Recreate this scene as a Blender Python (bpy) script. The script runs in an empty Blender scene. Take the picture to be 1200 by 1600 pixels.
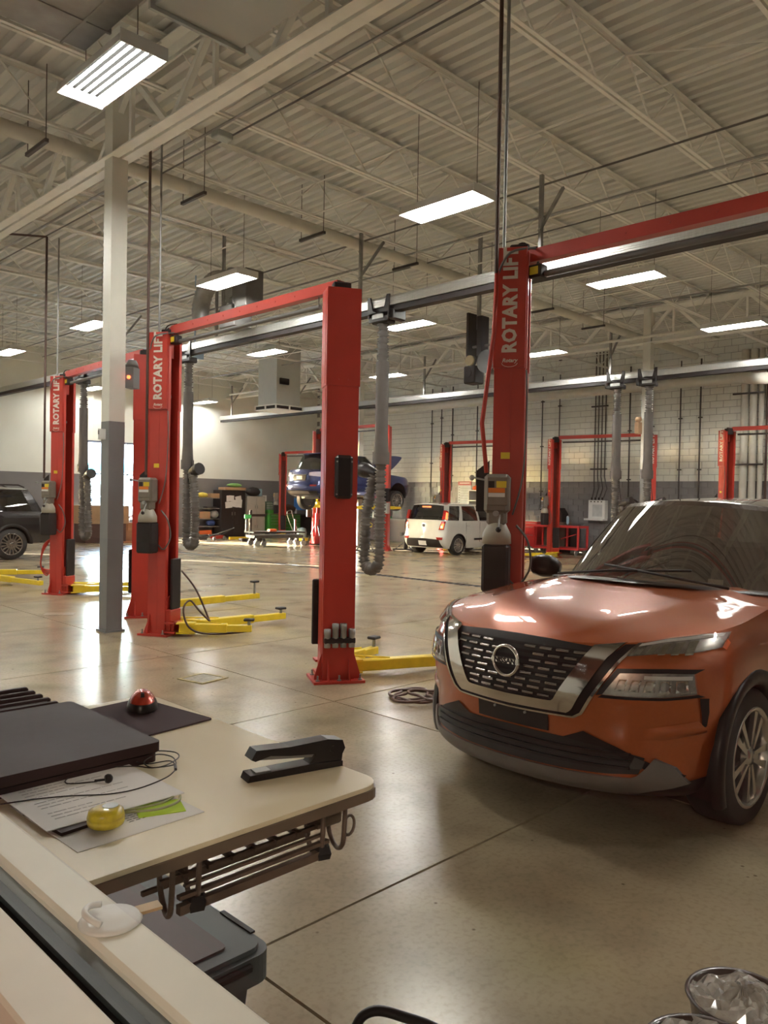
import bpy, bmesh, math, random
from mathutils import Vector, Matrix
random.seed(7)
PI = math.pi
scene = bpy.context.scene
COL = scene.collection

# ---------------------------------------------------------------- camera
cam_d = bpy.data.cameras.new('camera'); cam = bpy.data.objects.new('camera', cam_d); COL.objects.link(cam)
cam_d.sensor_fit = 'HORIZONTAL'; cam_d.sensor_width = 36.0; cam_d.lens = 36.0 * 1240.0 / 1200.0
cam_d.clip_start = 0.05; cam_d.clip_end = 400
_a, _p, _r = math.radians(44.8), math.radians(0.9), math.radians(1.06)
Fw = Vector((math.cos(_a) * math.cos(_p), math.sin(_a) * math.cos(_p), -math.sin(_p)))
R0 = Vector((math.sin(_a), -math.cos(_a), 0)); U0 = R0.cross(Fw)
Rt = R0 * math.cos(_r) + U0 * math.sin(_r); Up = Rt.cross(Fw)
cam.matrix_world = Matrix(((Rt.x, Up.x, -Fw.x, 0), (Rt.y, Up.y, -Fw.y, 0), (Rt.z, Up.z, -Fw.z, 1.7), (0, 0, 0, 1)))
scene.camera = cam

# ---------------------------------------------------------------- world, sun, exposure
w = bpy.data.worlds.new('sky'); scene.world = w; w.use_nodes = True
nt = w.node_tree; nt.nodes.clear()
wo = nt.nodes.new('ShaderNodeOutputWorld'); bg = nt.nodes.new('ShaderNodeBackground')
sky = nt.nodes.new('ShaderNodeTexSky'); sky.sky_type = 'NISHITA'; sky.sun_disc = False
sky.sun_elevation = math.radians(14); sky.sun_rotation = math.radians(-30)
bg.inputs['Strength'].default_value = 12.0
nt.links.new(sky.outputs[0], bg.inputs[0]); nt.links.new(bg.outputs[0], wo.inputs[0])
sun_d = bpy.data.lights.new('sun', 'SUN'); sun = bpy.data.objects.new('sun', sun_d); COL.objects.link(sun)
sun_d.energy = 75.0; sun_d.angle = math.radians(0.55); sun_d.color = (1.0, 0.97, 0.92)
sun_dir = Vector((0.50, -0.866, -0.215)).normalized()
sun.rotation_euler = sun_dir.to_track_quat('-Z', 'Y').to_euler()
scene.view_settings.view_transform = 'Standard'; scene.view_settings.look = 'None'
scene.view_settings.gamma = 1.0; scene.view_settings.use_curve_mapping = False
scene.view_settings.exposure = 0.60
TUBE = 150.0        # emission of the fluorescent tubes

# ---------------------------------------------------------------- materials
MATS = {}
def mat(name, col, rough=0.5, metal=0.0, var=0.12, scale=6.0, bump=0.0, coat=0.0, spec=0.5, emit=None, es=0.0, bscale=None, stretch=None):
    if name in MATS: return MATS[name]
    m = bpy.data.materials.new(name); m.use_nodes = True; t = m.node_tree
    b = t.nodes['Principled BSDF']
    tc = t.nodes.new('ShaderNodeTexCoord'); src = tc.outputs['Object']
    if stretch:
        mp = t.nodes.new('ShaderNodeMapping'); mp.inputs['Scale'].default_value = stretch
        t.links.new(src, mp.inputs[0]); src = mp.outputs[0]
    n = t.nodes.new('ShaderNodeTexNoise'); n.inputs['Scale'].default_value = scale; n.inputs['Detail'].default_value = 5
    t.links.new(src, n.inputs['Vector'])
    r = t.nodes.new('ShaderNodeValToRGB')
    r.color_ramp.elements[0].position = 0.3; r.color_ramp.elements[1].position = 0.72
    r.color_ramp.elements[0].color = tuple(c * (1 - var) for c in col[:3]) + (1,)
    r.color_ramp.elements[1].color = tuple(min(1, c * (1 + var)) for c in col[:3]) + (1,)
    t.links.new(n.outputs['Fac'], r.inputs[0]); t.links.new(r.outputs[0], b.inputs['Base Color'])
    mr = t.nodes.new('ShaderNodeMapRange'); mr.inputs['To Min'].default_value = max(0.02, rough * 0.85); mr.inputs['To Max'].default_value = min(1, rough * 1.15)
    t.links.new(n.outputs['Fac'], mr.inputs['Value'])
    if rough * 0.85 < 0.27 < rough * 1.15 or rough < 0.32: b.inputs['Roughness'].default_value = rough
    else: t.links.new(mr.outputs[0], b.inputs['Roughness'])
    b.inputs['Metallic'].default_value = metal; b.inputs['Specular IOR Level'].default_value = spec
    b.inputs['Coat Weight'].default_value = coat; b.inputs['Coat Roughness'].default_value = 0.03
    if emit: b.inputs['Emission Color'].default_value = tuple(emit) + (1,); b.inputs['Emission Strength'].default_value = es
    if bump:
        n2 = t.nodes.new('ShaderNodeTexNoise'); n2.inputs['Scale'].default_value = bscale or scale * 6; n2.inputs['Detail'].default_value = 3
        t.links.new(src, n2.inputs['Vector'])
        bp = t.nodes.new('ShaderNodeBump'); bp.inputs['Strength'].default_value = bump; bp.inputs['Distance'].default_value = 0.01
        t.links.new(n2.outputs['Fac'], bp.inputs['Height']); t.links.new(bp.outputs[0], b.inputs['Normal'])
    MATS[name] = m; return m

def paint(name, col, dark=None, rough=0.32, metal=0.35):
    return mat(name, col, rough=rough, metal=metal, var=0.05, scale=30, coat=1.0)

def glass_mat(name, tint, alpha, rough=0.0):
    """window pane: mostly straight-through, tinted, with a Fresnel reflection"""
    m = bpy.data.materials.new(name); m.use_nodes = True; t = m.node_tree; t.nodes.clear()
    o = t.nodes.new('ShaderNodeOutputMaterial'); tr = t.nodes.new('ShaderNodeBsdfTransparent'); gl = t.nodes.new('ShaderNodeBsdfGlossy')
    mx = t.nodes.new('ShaderNodeMixShader'); g_ = t.nodes.new('ShaderNodeNewGeometry')
    dt = t.nodes.new('ShaderNodeVectorMath'); dt.operation = 'DOT_PRODUCT'; t.links.new(g_.outputs['Normal'], dt.inputs[0]); t.links.new(g_.outputs['Incoming'], dt.inputs[1])
    def mth(op, a, c=None):
        q = t.nodes.new('ShaderNodeMath'); q.operation = op
        for i_, v_ in enumerate((a, c)):
            if v_ is None: continue
            if isinstance(v_, (int, float)): q.inputs[i_].default_value = v_
            else: t.links.new(v_, q.inputs[i_])
        return q.outputs[0]
    c5 = mth('POWER', mth('SUBTRACT', 1.0, mth('ABSOLUTE', dt.outputs['Value'])), 5.0)
    f0 = ((alpha - 1) / (alpha + 1)) ** 2 * 1.9          # both faces of the pane
    fac = mth('ADD', f0, mth('MULTIPLY', c5, 1 - f0))
    n = t.nodes.new('ShaderNodeTexNoise'); n.inputs['Scale'].default_value = 3.0
    r = t.nodes.new('ShaderNodeMixRGB'); r.blend_type = 'MIX'; r.inputs[1].default_value = tuple(tint) + (1,); r.inputs[2].default_value = tuple(c * 0.93 for c in tint) + (1,)
    t.links.new(n.outputs['Fac'], r.inputs[0]); t.links.new(r.outputs[0], tr.inputs[0])
    gl.inputs['Roughness'].default_value = rough; gl.inputs['Color'].default_value = (1, 1, 1, 1)
    t.links.new(fac, mx.inputs[0]); t.links.new(tr.outputs[0], mx.inputs[1]); t.links.new(gl.outputs[0], mx.inputs[2])
    t.links.new(mx.outputs[0], o.inputs[0]); MATS[name] = m; return m

def concrete():
    m = bpy.data.materials.new('sealed_concrete'); m.use_nodes = True; t = m.node_tree; b = t.nodes['Principled BSDF']
    tc = t.nodes.new('ShaderNodeTexCoord')
    geo = t.nodes.new('ShaderNodeNewGeometry'); P = geo.outputs['Position']
    def noise(s, d=6, dist=0.0):
        n = t.nodes.new('ShaderNodeTexNoise'); n.inputs['Scale'].default_value = s; n.inputs['Detail'].default_value = d; n.inputs['Distortion'].default_value = dist
        t.links.new(P, n.inputs['Vector']); return n.outputs['Fac']
    def ramp(f, stops):
        r = t.nodes.new('ShaderNodeValToRGB'); e = r.color_ramp.elements; r.color_ramp.interpolation = 'B_SPLINE' if len(stops) > 2 else 'LINEAR'
        while len(e) < len(stops): e.new(0.5)
        for k, (p, c) in enumerate(stops): e[k].position = p; e[k].color = tuple(c) + (1,)
        t.links.new(f, r.inputs[0]); return r.outputs[0]
    def mix(mode, f, a, c):
        x = t.nodes.new('ShaderNodeMixRGB'); x.blend_type = mode; 
        if isinstance(f, float): x.inputs[0].default_value = f
        else: t.links.new(f, x.inputs[0])
        t.links.new(a, x.inputs[1]); t.links.new(c, x.inputs[2]); return x.outputs[0]
    base = ramp(noise(0.55, 9, 0.1), [(0.28, (0.32, 0.258, 0.178)), (0.5, (0.40, 0.33, 0.235)), (0.75, (0.46, 0.385, 0.275))])
    tint = ramp(noise(0.9, 3), [(0.3, (1.0, 0.93, 0.84)), (0.55, (1, 1, 1)), (0.75, (0.97, 1.0, 0.82))])
    col = mix('MULTIPLY', 1.0, base, tint)
    blot = ramp(noise(1.9, 10, 0.15), [(0.28, (0.50, 0.46, 0.42)), (0.5, (0.98, 0.98, 0.97)), (0.72, (1.10, 1.09, 1.04))])
    col = mix('MULTIPLY', 0.75, col, blot)
    fine = ramp(noise(38, 4), [(0.33, (0.72, 0.7, 0.66)), (0.5, (1, 1, 1)), (0.7, (1.08, 1.08, 1.06))])
    col = mix('MULTIPLY', 0.55, col, fine)
    v = t.nodes.new('ShaderNodeTexVoronoi'); v.inputs['Scale'].default_value = 5.5; t.links.new(P, v.inputs['Vector'])
    spots = ramp(v.outputs['Distance'], [(0.03, (0.25, 0.2, 0.15)), (0.06, (1, 1, 1))])
    col = mix('MULTIPLY', 0.75, col, spots)
    t.links.new(col, b.inputs['Base Color'])
    rr = t.nodes.new('ShaderNodeMapRange'); rr.inputs['From Min'].default_value = 0.3; rr.inputs['From Max'].default_value = 0.7
    rr.inputs['To Min'].default_value = 0.16; rr.inputs['To Max'].default_value = 0.38
    b.inputs['Roughness'].default_value = 0.23
    b.inputs['Specular IOR Level'].default_value = 0.34
    bp = t.nodes.new('ShaderNodeBump'); bp.inputs['Strength'].default_value = 0.05; bp.inputs['Distance'].default_value = 0.004
    t.links.new(noise(5, 2), bp.inputs['Height']); t.links.new(bp.outputs[0], b.inputs['Normal'])
    MATS['concrete'] = m; return m

CONC = concrete()
M_WALL = mat('cream_wall_paint', (0.80, 0.81, 0.745), 0.7, var=0.04, scale=1.5, bump=0.1)
M_GREY = mat('grey_wall_paint', (0.20, 0.195, 0.20), 0.45, var=0.06, scale=2, bump=0.1)
M_DECK = mat('painted_roof_deck', (0.66, 0.66, 0.62), 0.6, var=0.08, scale=0.8)
M_STEEL = mat('off_white_steel_paint', (0.86, 0.85, 0.79), 0.5, var=0.08, scale=3)
M_COLW = mat('cream_column_paint', (0.74, 0.72, 0.64), 0.5, var=0.05, scale=3)
M_COLG = mat('grey_column_paint', (0.20, 0.20, 0.205), 0.4, var=0.06, scale=3)
M_RED = mat('lift_red_paint', (0.46, 0.036, 0.022), 0.42, var=0.08, scale=4, coat=0.08)
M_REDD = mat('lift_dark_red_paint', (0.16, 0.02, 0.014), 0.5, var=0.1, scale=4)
M_YEL = mat('safety_yellow_paint', (0.85, 0.62, 0.025), 0.4, var=0.12, scale=8, coat=0.2)
M_BLK = mat('black_rubber', (0.020, 0.016, 0.016), 0.55, spec=0.3, var=0.2, scale=12)
M_BLKG = mat('black_plastic', (0.014, 0.011, 0.011), 0.32, spec=0.3, var=0.2, scale=10)
M_DGREY = mat('dark_grey_metal', (0.075, 0.072, 0.07), 0.4, 0.5, var=0.15)
M_GREYP = mat('mid_grey_plastic', (0.13, 0.125, 0.12), 0.5, var=0.1)
M_ALU = mat('brushed_aluminium', (0.62, 0.62, 0.6), 0.33, 0.85, var=0.08, scale=4, stretch=(1, 20, 1))
M_GALV = mat('galvanised_steel', (0.32, 0.32, 0.31), 0.45, 0.6, var=0.2, scale=5)
M_GALVL = mat('light_duct_metal', (0.42, 0.45, 0.43), 0.5, 0.35, var=0.1, scale=2)
M_CAST = mat('grey_cast_housing', (0.20, 0.175, 0.145), 0.45, 0.3, var=0.12, scale=9)
M_CHROME = mat('chrome', (0.64, 0.61, 0.58), 0.1, 1.0, var=0.03)
M_WHITE = mat('white_plastic', (0.72, 0.72, 0.70), 0.4, var=0.04)
M_PAPER = mat('white_paper', (0.86, 0.83, 0.81), 0.8, var=0.03)
M_INK = mat('printed_ink', (0.10, 0.10, 0.11), 0.8)
M_INKL = mat('light_grey_ink', (0.42, 0.40, 0.40), 0.8)
M_LETTER = mat('white_lettering', (0.68, 0.64, 0.56), 0.5, var=0.03)
M_TUBE = mat('fluorescent_tube', (0.9, 0.9, 0.9), 0.4, emit=(1.0, 0.97, 0.90), es=TUBE)
M_GAP = mat('black_gap_tone', (0.004, 0.004, 0.004), 0.6, var=0.02, spec=0.0)  # near-black, paints the dark gaps between the bright tubes
M_HOSE = mat('grey_brown_hose', (0.085, 0.072, 0.065), 0.6, var=0.15)
M_HOSEL = mat('pale_grey_hose', (0.10, 0.087, 0.077), 0.6, var=0.12)
M_CARD = mat('cardboard', (0.42, 0.26, 0.15), 0.8, var=0.08)
M_GREEN = mat('green_toolbox_paint', (0.05, 0.26, 0.035), 0.35, var=0.1, coat=0.4)
M_TRED = mat('bright_red_tool_paint', (0.62, 0.03, 0.03), 0.35, var=0.06, coat=0.4)
M_ORANGE = mat('safety_orange', (0.85, 0.16, 0.04), 0.5, var=0.05)
M_BLUE = mat('sunlit_blue_panel', (0.06, 0.24, 0.75), 0.4, var=0.05)  # sunlit brightness is put into the blue itself
M_TYRE = mat('tyre_rubber', (0.025, 0.024, 0.023), 0.65, var=0.2, scale=20)
M_RIM = mat('silver_alloy', (0.52, 0.51, 0.49), 0.25, 0.85, var=0.06)
M_TABLE = mat('off_white_tabletop', (0.80, 0.69, 0.48), 0.3, var=0.05, scale=3, bump=0.02)
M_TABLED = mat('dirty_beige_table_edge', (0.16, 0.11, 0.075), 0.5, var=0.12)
M_LIME = mat('lime_sticky_note', (0.50, 0.72, 0.03), 0.7, var=0.04)
M_PIPE = mat('white_painted_pipe', (0.62, 0.60, 0.53), 0.45, var=0.05)
M_BROWN = mat('rusty_dark_pipe', (0.075, 0.04, 0.03), 0.6, var=0.2)
M_GLASS = glass_mat('clear_window_glass', (0.97, 0.98, 0.97), 1.45)
M_CGLASS = glass_mat('tinted_car_glass', (0.22, 0.23, 0.22), 1.6)
M_WSH = glass_mat('windscreen_glass', (0.50, 0.50, 0.47), 1.95)
_t = M_WSH.node_tree; _o = _t.nodes['Material Output']; _pr = _o.inputs[0].links[0].from_socket     # pale diffuse mix paints the brownish haze over the windscreen
_d = _t.nodes.new('ShaderNodeBsdfDiffuse'); _d.inputs[0].default_value = (0.42, 0.35, 0.28, 1); _m = _t.nodes.new('ShaderNodeMixShader'); _m.inputs[0].default_value = 0.10
_t.links.new(_pr, _m.inputs[1]); _t.links.new(_d.outputs[0], _m.inputs[2]); _t.links.new(_m.outputs[0], _o.inputs[0])
M_LENS = glass_mat('clear_lamp_lens', (0.9, 0.9, 0.9), 1.5)

# ---------------------------------------------------------------- mesh helpers
class MB:
    def __init__(s): s.v = []; s.f = []; s.m = []; s.mats = []; s.sm = []
    def mi(s, m):
        if m is None: return 0
        if m not in s.mats: s.mats.append(m)
        return s.mats.index(m)
    def add(s, vs, fs, m=None, smooth=False, T=None):
        o = len(s.v); k = s.mi(m)
        if T is not None: vs = [tuple(T @ Vector(p)) for p in vs]
        s.v += [tuple(p) for p in vs]
        for f in fs: s.f.append(tuple(i + o for i in f)); s.m.append(k); s.sm.append(smooth)
        return s
    def box(s, c, d, m=None, rz=0, T=None, ry=0, rx=0, bev=0.0):
        x, y, z = (k / 2 for k in d)
        if bev > 0:
            b = min(bev, x * .9, y * .9, z * .9)
            vs = []; 
            for (sx, sy, sz) in ((-1,-1,-1),(1,-1,-1),(1,1,-1),(-1,1,-1),(-1,-1,1),(1,-1,1),(1,1,1),(-1,1,1)):
                vs += [(sx * (x - b), sy * (y - b), sz * z), (sx * (x - b), sy * y, sz * (z - b)), (sx * x, sy * (y - b), sz * (z - b))]
            fs = [(0,9,6,3),(12,15,18,21),(1,4,16,13),(7,10,22,19),(5,8,20,17),(11,2,14,23),
                  (0,3,4,1),(6,9,10,7),(12,13,16,15),(18,19,22,21),(3,6,8,5),(9,0,2,11),(15,17,20,18),(21,23,14,12),
                  (4,5,17,16),(7,19,20,8),(10,11,23,22),(1,13,14,2),
                  (0,1,2),(3,5,4),(6,7,8),(9,11,10),(12,14,13),(15,16,17),(18,20,19),(21,22,23)]
        else:
            vs = [(-x,-y,-z),(x,-y,-z),(x,y,-z),(-x,y,-z),(-x,-y,z),(x,-y,z),(x,y,z),(-x,y,z)]
            fs = [(0,3,2,1),(4,5,6,7),(0,1,5,4),(1,2,6,5),(2,3,7,6),(3,0,4,7)]
        A = Matrix.Translation(c)
        if rz: A = A @ Matrix.Rotation(rz, 4, 'Z')
        if ry: A = A @ Matrix.Rotation(ry, 4, 'Y')
        if rx: A = A @ Matrix.Rotation(rx, 4, 'X')
        if T is not None: A = T @ A
        return s.add(vs, fs, m, False, A)
    def cyl(s, a, b, r, m=None, n=12, r2=None, smooth=True, T=None, caps=True):
        a = Vector(a); b = Vector(b); r2 = r if r2 is None else r2
        d = (b - a).normalized(); u = d.orthogonal().normalized(); w_ = d.cross(u)
        vs = []
        for p, rr in ((a, r), (b, r2)):
            for k in range(n):
                t = 2 * PI * k / n; vs.append(p + u * (rr * math.cos(t)) + w_ * (rr * math.sin(t)))
        s.add(vs, [(k, (k + 1) % n, n + (k + 1) % n, n + k) for k in range(n)], m, smooth, T)
        if caps: s.add(vs, [tuple(range(n))[::-1], tuple(range(n, 2 * n))], m, False, T)
        return s
    def tube(s, pts, r, m=None, n=8, closed=False, T=None, radii=None, caps=True):
        P = [Vector(p) for p in pts]; N = len(P); vs = []; u = None
        for i in range(N):
            if closed: d = P[(i + 1) % N] - P[i - 1]
            else: d = P[min(i + 1, N - 1)] - P[max(i - 1, 0)]
            d.normalize()
            if u is None: u = d.orthogonal().normalized()
            else:
                u = u - d * u.dot(d)
                u = u.normalized() if u.length > 1e-6 else d.orthogonal().normalized()
            w_ = d.cross(u); rr = radii[i] if radii else r
            for k in range(n):
                t = 2 * PI * k / n; vs.append(P[i] + u * (rr * math.cos(t)) + w_ * (rr * math.sin(t)))
        fs = []
        for i in range(N if closed else N - 1):
            j = (i + 1) % N
            for k in range(n): fs.append((i * n + k, i * n + (k + 1) % n, j * n + (k + 1) % n, j * n + k))
        if not closed and caps: fs += [tuple(range(n))[::-1], tuple(range((N - 1) * n, N * n))]
        return s.add(vs, fs, m, True, T)
    def lathe(s, prof, c=(0, 0, 0), axis='Z', m=None, n=20, T=None, smooth=True):
        A = Matrix.Translation(c)
        if axis == 'Y': A = A @ Matrix.Rotation(-PI / 2, 4, 'X')
        if axis == 'X': A = A @ Matrix.Rotation(PI / 2, 4, 'Y')
        if T is not None: A = T @ A
        vs = []
        for (r, z) in prof:
            for k in range(n):
                t = 2 * PI * k / n; vs.append((r * math.cos(t), r * math.sin(t), z))
        fs = []
        for i in range(len(prof) - 1):
            for k in range(n): fs.append((i * n + k, i * n + (k + 1) % n, (i + 1) * n + (k + 1) % n, (i + 1) * n + k))
        return s.add(vs, fs, m, smooth, A)
    def prism(s, poly, h0, h1, m=None, axis='Z', T=None):
        n = len(poly)
        def P(a, b, h): return {'Z': (a, b, h), 'Y': (a, h, b), 'X': (h, a, b)}[axis]
        vs = [P(a, b, h0) for a, b in poly] + [P(a, b, h1) for a, b in poly]
        fs = [tuple(range(n))[::-1], tuple(range(n, 2 * n))] + [(k, (k + 1) % n, n + (k + 1) % n, n + k) for k in range(n)]
        return s.add(vs, fs, m, False, T)
    def grid(s, rows, m=None, smooth=True, T=None, closed=False):
        n = len(rows[0]); vs = [p for r in rows for p in r]; fs = []
        for i in range(len(rows) - 1):
            for k in range(n if closed else n - 1): fs.append((i * n + k, i * n + (k + 1) % n, (i + 1) * n + (k + 1) % n, (i + 1) * n + k))
        return s.add(vs, fs, m, smooth, T)
    def build(s, name, m=None, parent=None, loc=None, rz=0, normals=True):
        me = bpy.data.meshes.new(name); me.from_pydata(s.v, [], s.f)
        ms = s.mats if s.mats else [m]
        if s.mats and m is not None and 0 not in [0]: pass
        for k in ms: me.materials.append(k)
        if s.mats: me.polygons.foreach_set('material_index', s.m)
        me.polygons.foreach_set('use_smooth', s.sm)
        if normals:
            bm = bmesh.new(); bm.from_mesh(me)
            bmesh.ops.recalc_face_normals(bm, faces=bm.faces); bm.to_mesh(me); bm.free()
        me.update()
        o = bpy.data.objects.new(name, me); COL.objects.link(o)
        if parent: o.parent = parent
        if loc: o.location = loc
        if rz: o.rotation_euler.z = rz
        return o

def tag(o, label=None, cat=None, group=None, kind=None):
    if label: o['label'] = label
    if cat: o['category'] = cat
    if group: o['group'] = group
    if kind: o['kind'] = kind
    return o
def empty(name, loc=(0, 0, 0), rz=0, parent=None):
    o = bpy.data.objects.new(name, None); COL.objects.link(o); o.location = loc; o.rotation_euler.z = rz
    o.empty_display_size = 0.1
    if parent: o.parent = parent
    return o
def copy_tree(o, parent=None):
    c = o.copy(); COL.objects.link(c)
    if parent: c.parent = parent
    for ch in list(o.children): copy_tree(ch, c)
    return c
def one(name, m, fn, parent=None, **k):
    b = MB(); fn(b); return b.build(name, m, parent, **k)
def text_mesh(s, size, extrude=0.002, bold=0.0, align='CENTER', shear=0, spacing=1.0, xs=1.0):
    cu = bpy.data.curves.new('letters', 'FONT'); cu.body = s; cu.size = size; cu.extrude = extrude; cu.offset = bold
    cu.align_x = align; cu.align_y = 'CENTER'; cu.resolution_u = 2; cu.shear = shear; cu.space_character = spacing
    o = bpy.data.objects.new('letters', cu); COL.objects.link(o)
    me = bpy.data.meshes.new_from_object(o); bpy.data.objects.remove(o); bpy.data.curves.remove(cu)
    if xs != 1.0: me.transform(Matrix.Diagonal((xs, 1, 1, 1)))
    return me
def text_obj(s, size, m, T, parent=None, name='lettering', **k):
    me = text_mesh(s, size, **k); me.transform(T); me.materials.clear(); me.materials.append(m)
    o = bpy.data.objects.new(name, me); COL.objects.link(o)
    if parent: o.parent = parent
    return o
def frame_T(c, right, up):
    """matrix taking text x->right, y->up, z->right x up, placed at c"""
    r = Vector(right).normalized(); u = Vector(up).normalized(); n = r.cross(u)
    return Matrix(((r.x, u.x, n.x, c[0]), (r.y, u.y, n.y, c[1]), (r.z, u.z, n.z, c[2]), (0, 0, 0, 1)))
def smoothpts(pts, k=4, closed=False):
    """Catmull-Rom through points"""
    P = [Vector(p) for p in pts]; N = len(P); out = []
    for i in range(N if closed else N - 1):
        a = P[i - 1] if (i > 0 or closed) else P[0]; b = P[i]; c = P[(i + 1) % N]; d = P[(i + 2) % N] if (i + 2 < N or closed) else P[-1]
        for j in range(k):
            t = j / k
            out.append(0.5 * ((2 * b) + (-a + c) * t + (2 * a - 5 * b + 4 * c - d) * t * t + (-a + 3 * b - 3 * c + d) * t ** 3))
    if not closed: out.append(P[-1])
    return out
# ================================================================ SETTING
WX, WY, DZ = 24.2, 28.6, 6.85          # right wall, left wall, deck height
NX = 0.36                               # shop face of the office window wall
YS = -6.0
# ---- floor: concrete slabs with sawn joints
floor = tag(one('floor', M_DGREY, lambda b: b.box(((NX + WX) / 2, (YS + WY) / 2, -0.09), (WX - NX + 0.6, WY - YS + 0.6, 0.1))), kind='structure')
xe = [NX, 1.70, 4.43, 7.25, 10.1, 12.48]; xe += [12.74, 15.6, 18.45, 21.3, WX]
ye = [YS, -2.7, -0.15, 2.40, 4.95, 7.5, 10.05, 12.6, 15.15, 17.7, 20.25, 22.8, 25.35, WY]
for i in range(len(xe) - 1):
    if abs(xe[i] - 12.48) < .01: continue
    for j in range(len(ye) - 1):
        a, b_, c, d = xe[i] + .004, xe[i + 1] - .004, ye[j] + .004, ye[j + 1] - .004; e = .003
        mb = MB(); mb.add([(a, c, -.04), (b_, c, -.04), (b_, d, -.04), (a, d, -.04), (a + e, c + e, 0), (b_ - e, c + e, 0), (b_ - e, d - e, 0), (a + e, d - e, 0)],
                          [(4, 5, 6, 7), (0, 1, 5, 4), (1, 2, 6, 5), (2, 3, 7, 6), (3, 0, 4, 7)])
        mb.build('concrete_slab', CONC, floor, normals=False)
mb = MB()
mb.box((12.61, (YS + WY) / 2, -0.03), (0.24, WY - YS, 0.03), M_BLK)
for sx in (12.51, 12.71): mb.box((sx, (YS + WY) / 2, -0.005), (0.035, WY - YS, 0.012), M_DGREY)
for k in range(140): mb.box((12.61, 4 + k * 0.175, -0.008), (0.18, 0.11, 0.01), M_DGREY)
td = mb.build('trench_drain'); td.parent = floor

# ---- walls
def wall_y(name, y, t, holes, x0, x1, z1, m_low, m_up, zs=2.44):
    """wall in a y = const plane with rectangular holes (x0,x1,z0,z1)"""
    mb = MB(); xs = sorted({x0, x1} | {h[0] for h in holes} | {h[1] for h in holes}); zz = sorted({0, z1, zs} | {h[2] for h in holes} | {h[3] for h in holes})
    for i in range(len(xs) - 1):
        for j in range(len(zz) - 1):
            cx_, cz = (xs[i] + xs[i + 1]) / 2, (zz[j] + zz[j + 1]) / 2
            if any(h[0] < cx_ < h[1] and h[2] < cz < h[3] for h in holes): continue
            mb.box((cx_, y + t / 2, cz), (xs[i + 1] - xs[i], t, zz[j + 1] - zz[j]), m_low if cz < zs else m_up)
    return tag(mb.build(name), kind='structure')
WIN = (13.1, 15.35, 0.30, 3.70)
SUN_SLIT = (5.05, 5.38, 0.1, 3.7)  # unseen opening, added to throw a sun strip across the floor
wall_y('wall_left', WY, 0.25, [WIN, SUN_SLIT], -3.6, WX + 0.25, 7.1, M_GREY, M_WALL)
wall_y('wall_back', YS - 0.25, 0.25, [], -3.6, WX + 0.25, 7.1, M_GREY, M_WALL)
# window_1
wn = tag(empty('window_1', (0, WY, 0)), kind='structure')
mb = MB()
MF = mat('blue_grey_window_frame', (0.18, 0.22, 0.32), 0.4)
for x in (13.13, 15.32): mb.box((x, 0.06, 2.0), (0.07, 0.12, 3.4), MF)
for x in (14.72,): mb.box((x, 0.06, 2.0), (0.045, 0.10, 3.3), MF)
for z in (0.33, 3.67): mb.box((14.22, 0.06, z), (2.2, 0.12, 0.07), MF)
mb.box((14.22, 0.06, 2.47), (2.2, 0.10, 0.05), MF)
mb.build('window_frame', None, wn)
for x0, x1, z0, z1 in [(a_, c_, e_, f_) for a_, c_ in ((13.165, 14.697), (14.743, 15.285)) for e_, f_ in ((0.365, 2.445), (2.495, 3.635))]:
    one('pane', M_GLASS, lambda b: b.box(((x0 + x1) / 2, 0.06, (z0 + z1) / 2), (x1 - x0, 0.006, z1 - z0)), wn)

# right wall: painted concrete blocks
wr = tag(one('wall_right', M_GREY, lambda b: b.box((WX + 0.16, (YS + WY) / 2, 3.55), (0.25, WY - YS + 0.5, 7.1))), kind='structure')
def block_mesh(ln, h, e=0.006, d=0.004):
    a = ln / 2 - 0.003; c = h / 2 - 0.003
    vs = [(0.03, -a, -c), (0.03, a, -c), (0.03, a, c), (0.03, -a, c), (-d, -a + e, -c + e), (-d, a - e, -c + e), (-d, a - e, c - e), (-d, -a + e, c - e)]
    fs = [(7, 6, 5, 4), (4, 5, 1, 0), (5, 6, 2, 1), (6, 7, 3, 2), (7, 4, 0, 3)]
    return vs, fs
BV, BF = block_mesh(0.406, 0.203); BV2, _ = block_mesh(0.406, 0.203, 0.003, 0.0012)
meG = bpy.data.meshes.new('wall_block'); meG.from_pydata(BV, [], BF); meG.materials.append(M_GREY)
cnt = 0; rest = MB(); restu = MB()
for c in range(35):
    z = 0.1015 + c * 0.2033
    if z > 7.0: break
    for k in range(86):
        y = YS + 0.25 + k * 0.4065 + (0.203 if c % 2 else 0)
        if y > WY - 0.2: continue
        if c < 12 and 0.9 < z and 9.5 < y < 27 and cnt < 300:
            o = bpy.data.objects.new('wall_block', meG); COL.objects.link(o); o.parent = wr; o.location = (WX + .02, y, z); cnt += 1
        else:
            (rest if c < 12 else restu).add(BV if c < 12 else BV2, BF, None, False, Matrix.Translation((WX + .02, y, z)))
r1 = rest.build('painted_blocks', M_GREY, wr, normals=False); r1['kind'] = 'stuff'
r2 = restu.build('painted_blocks', M_WALL, wr, normals=False); r2['kind'] = 'stuff'

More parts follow.
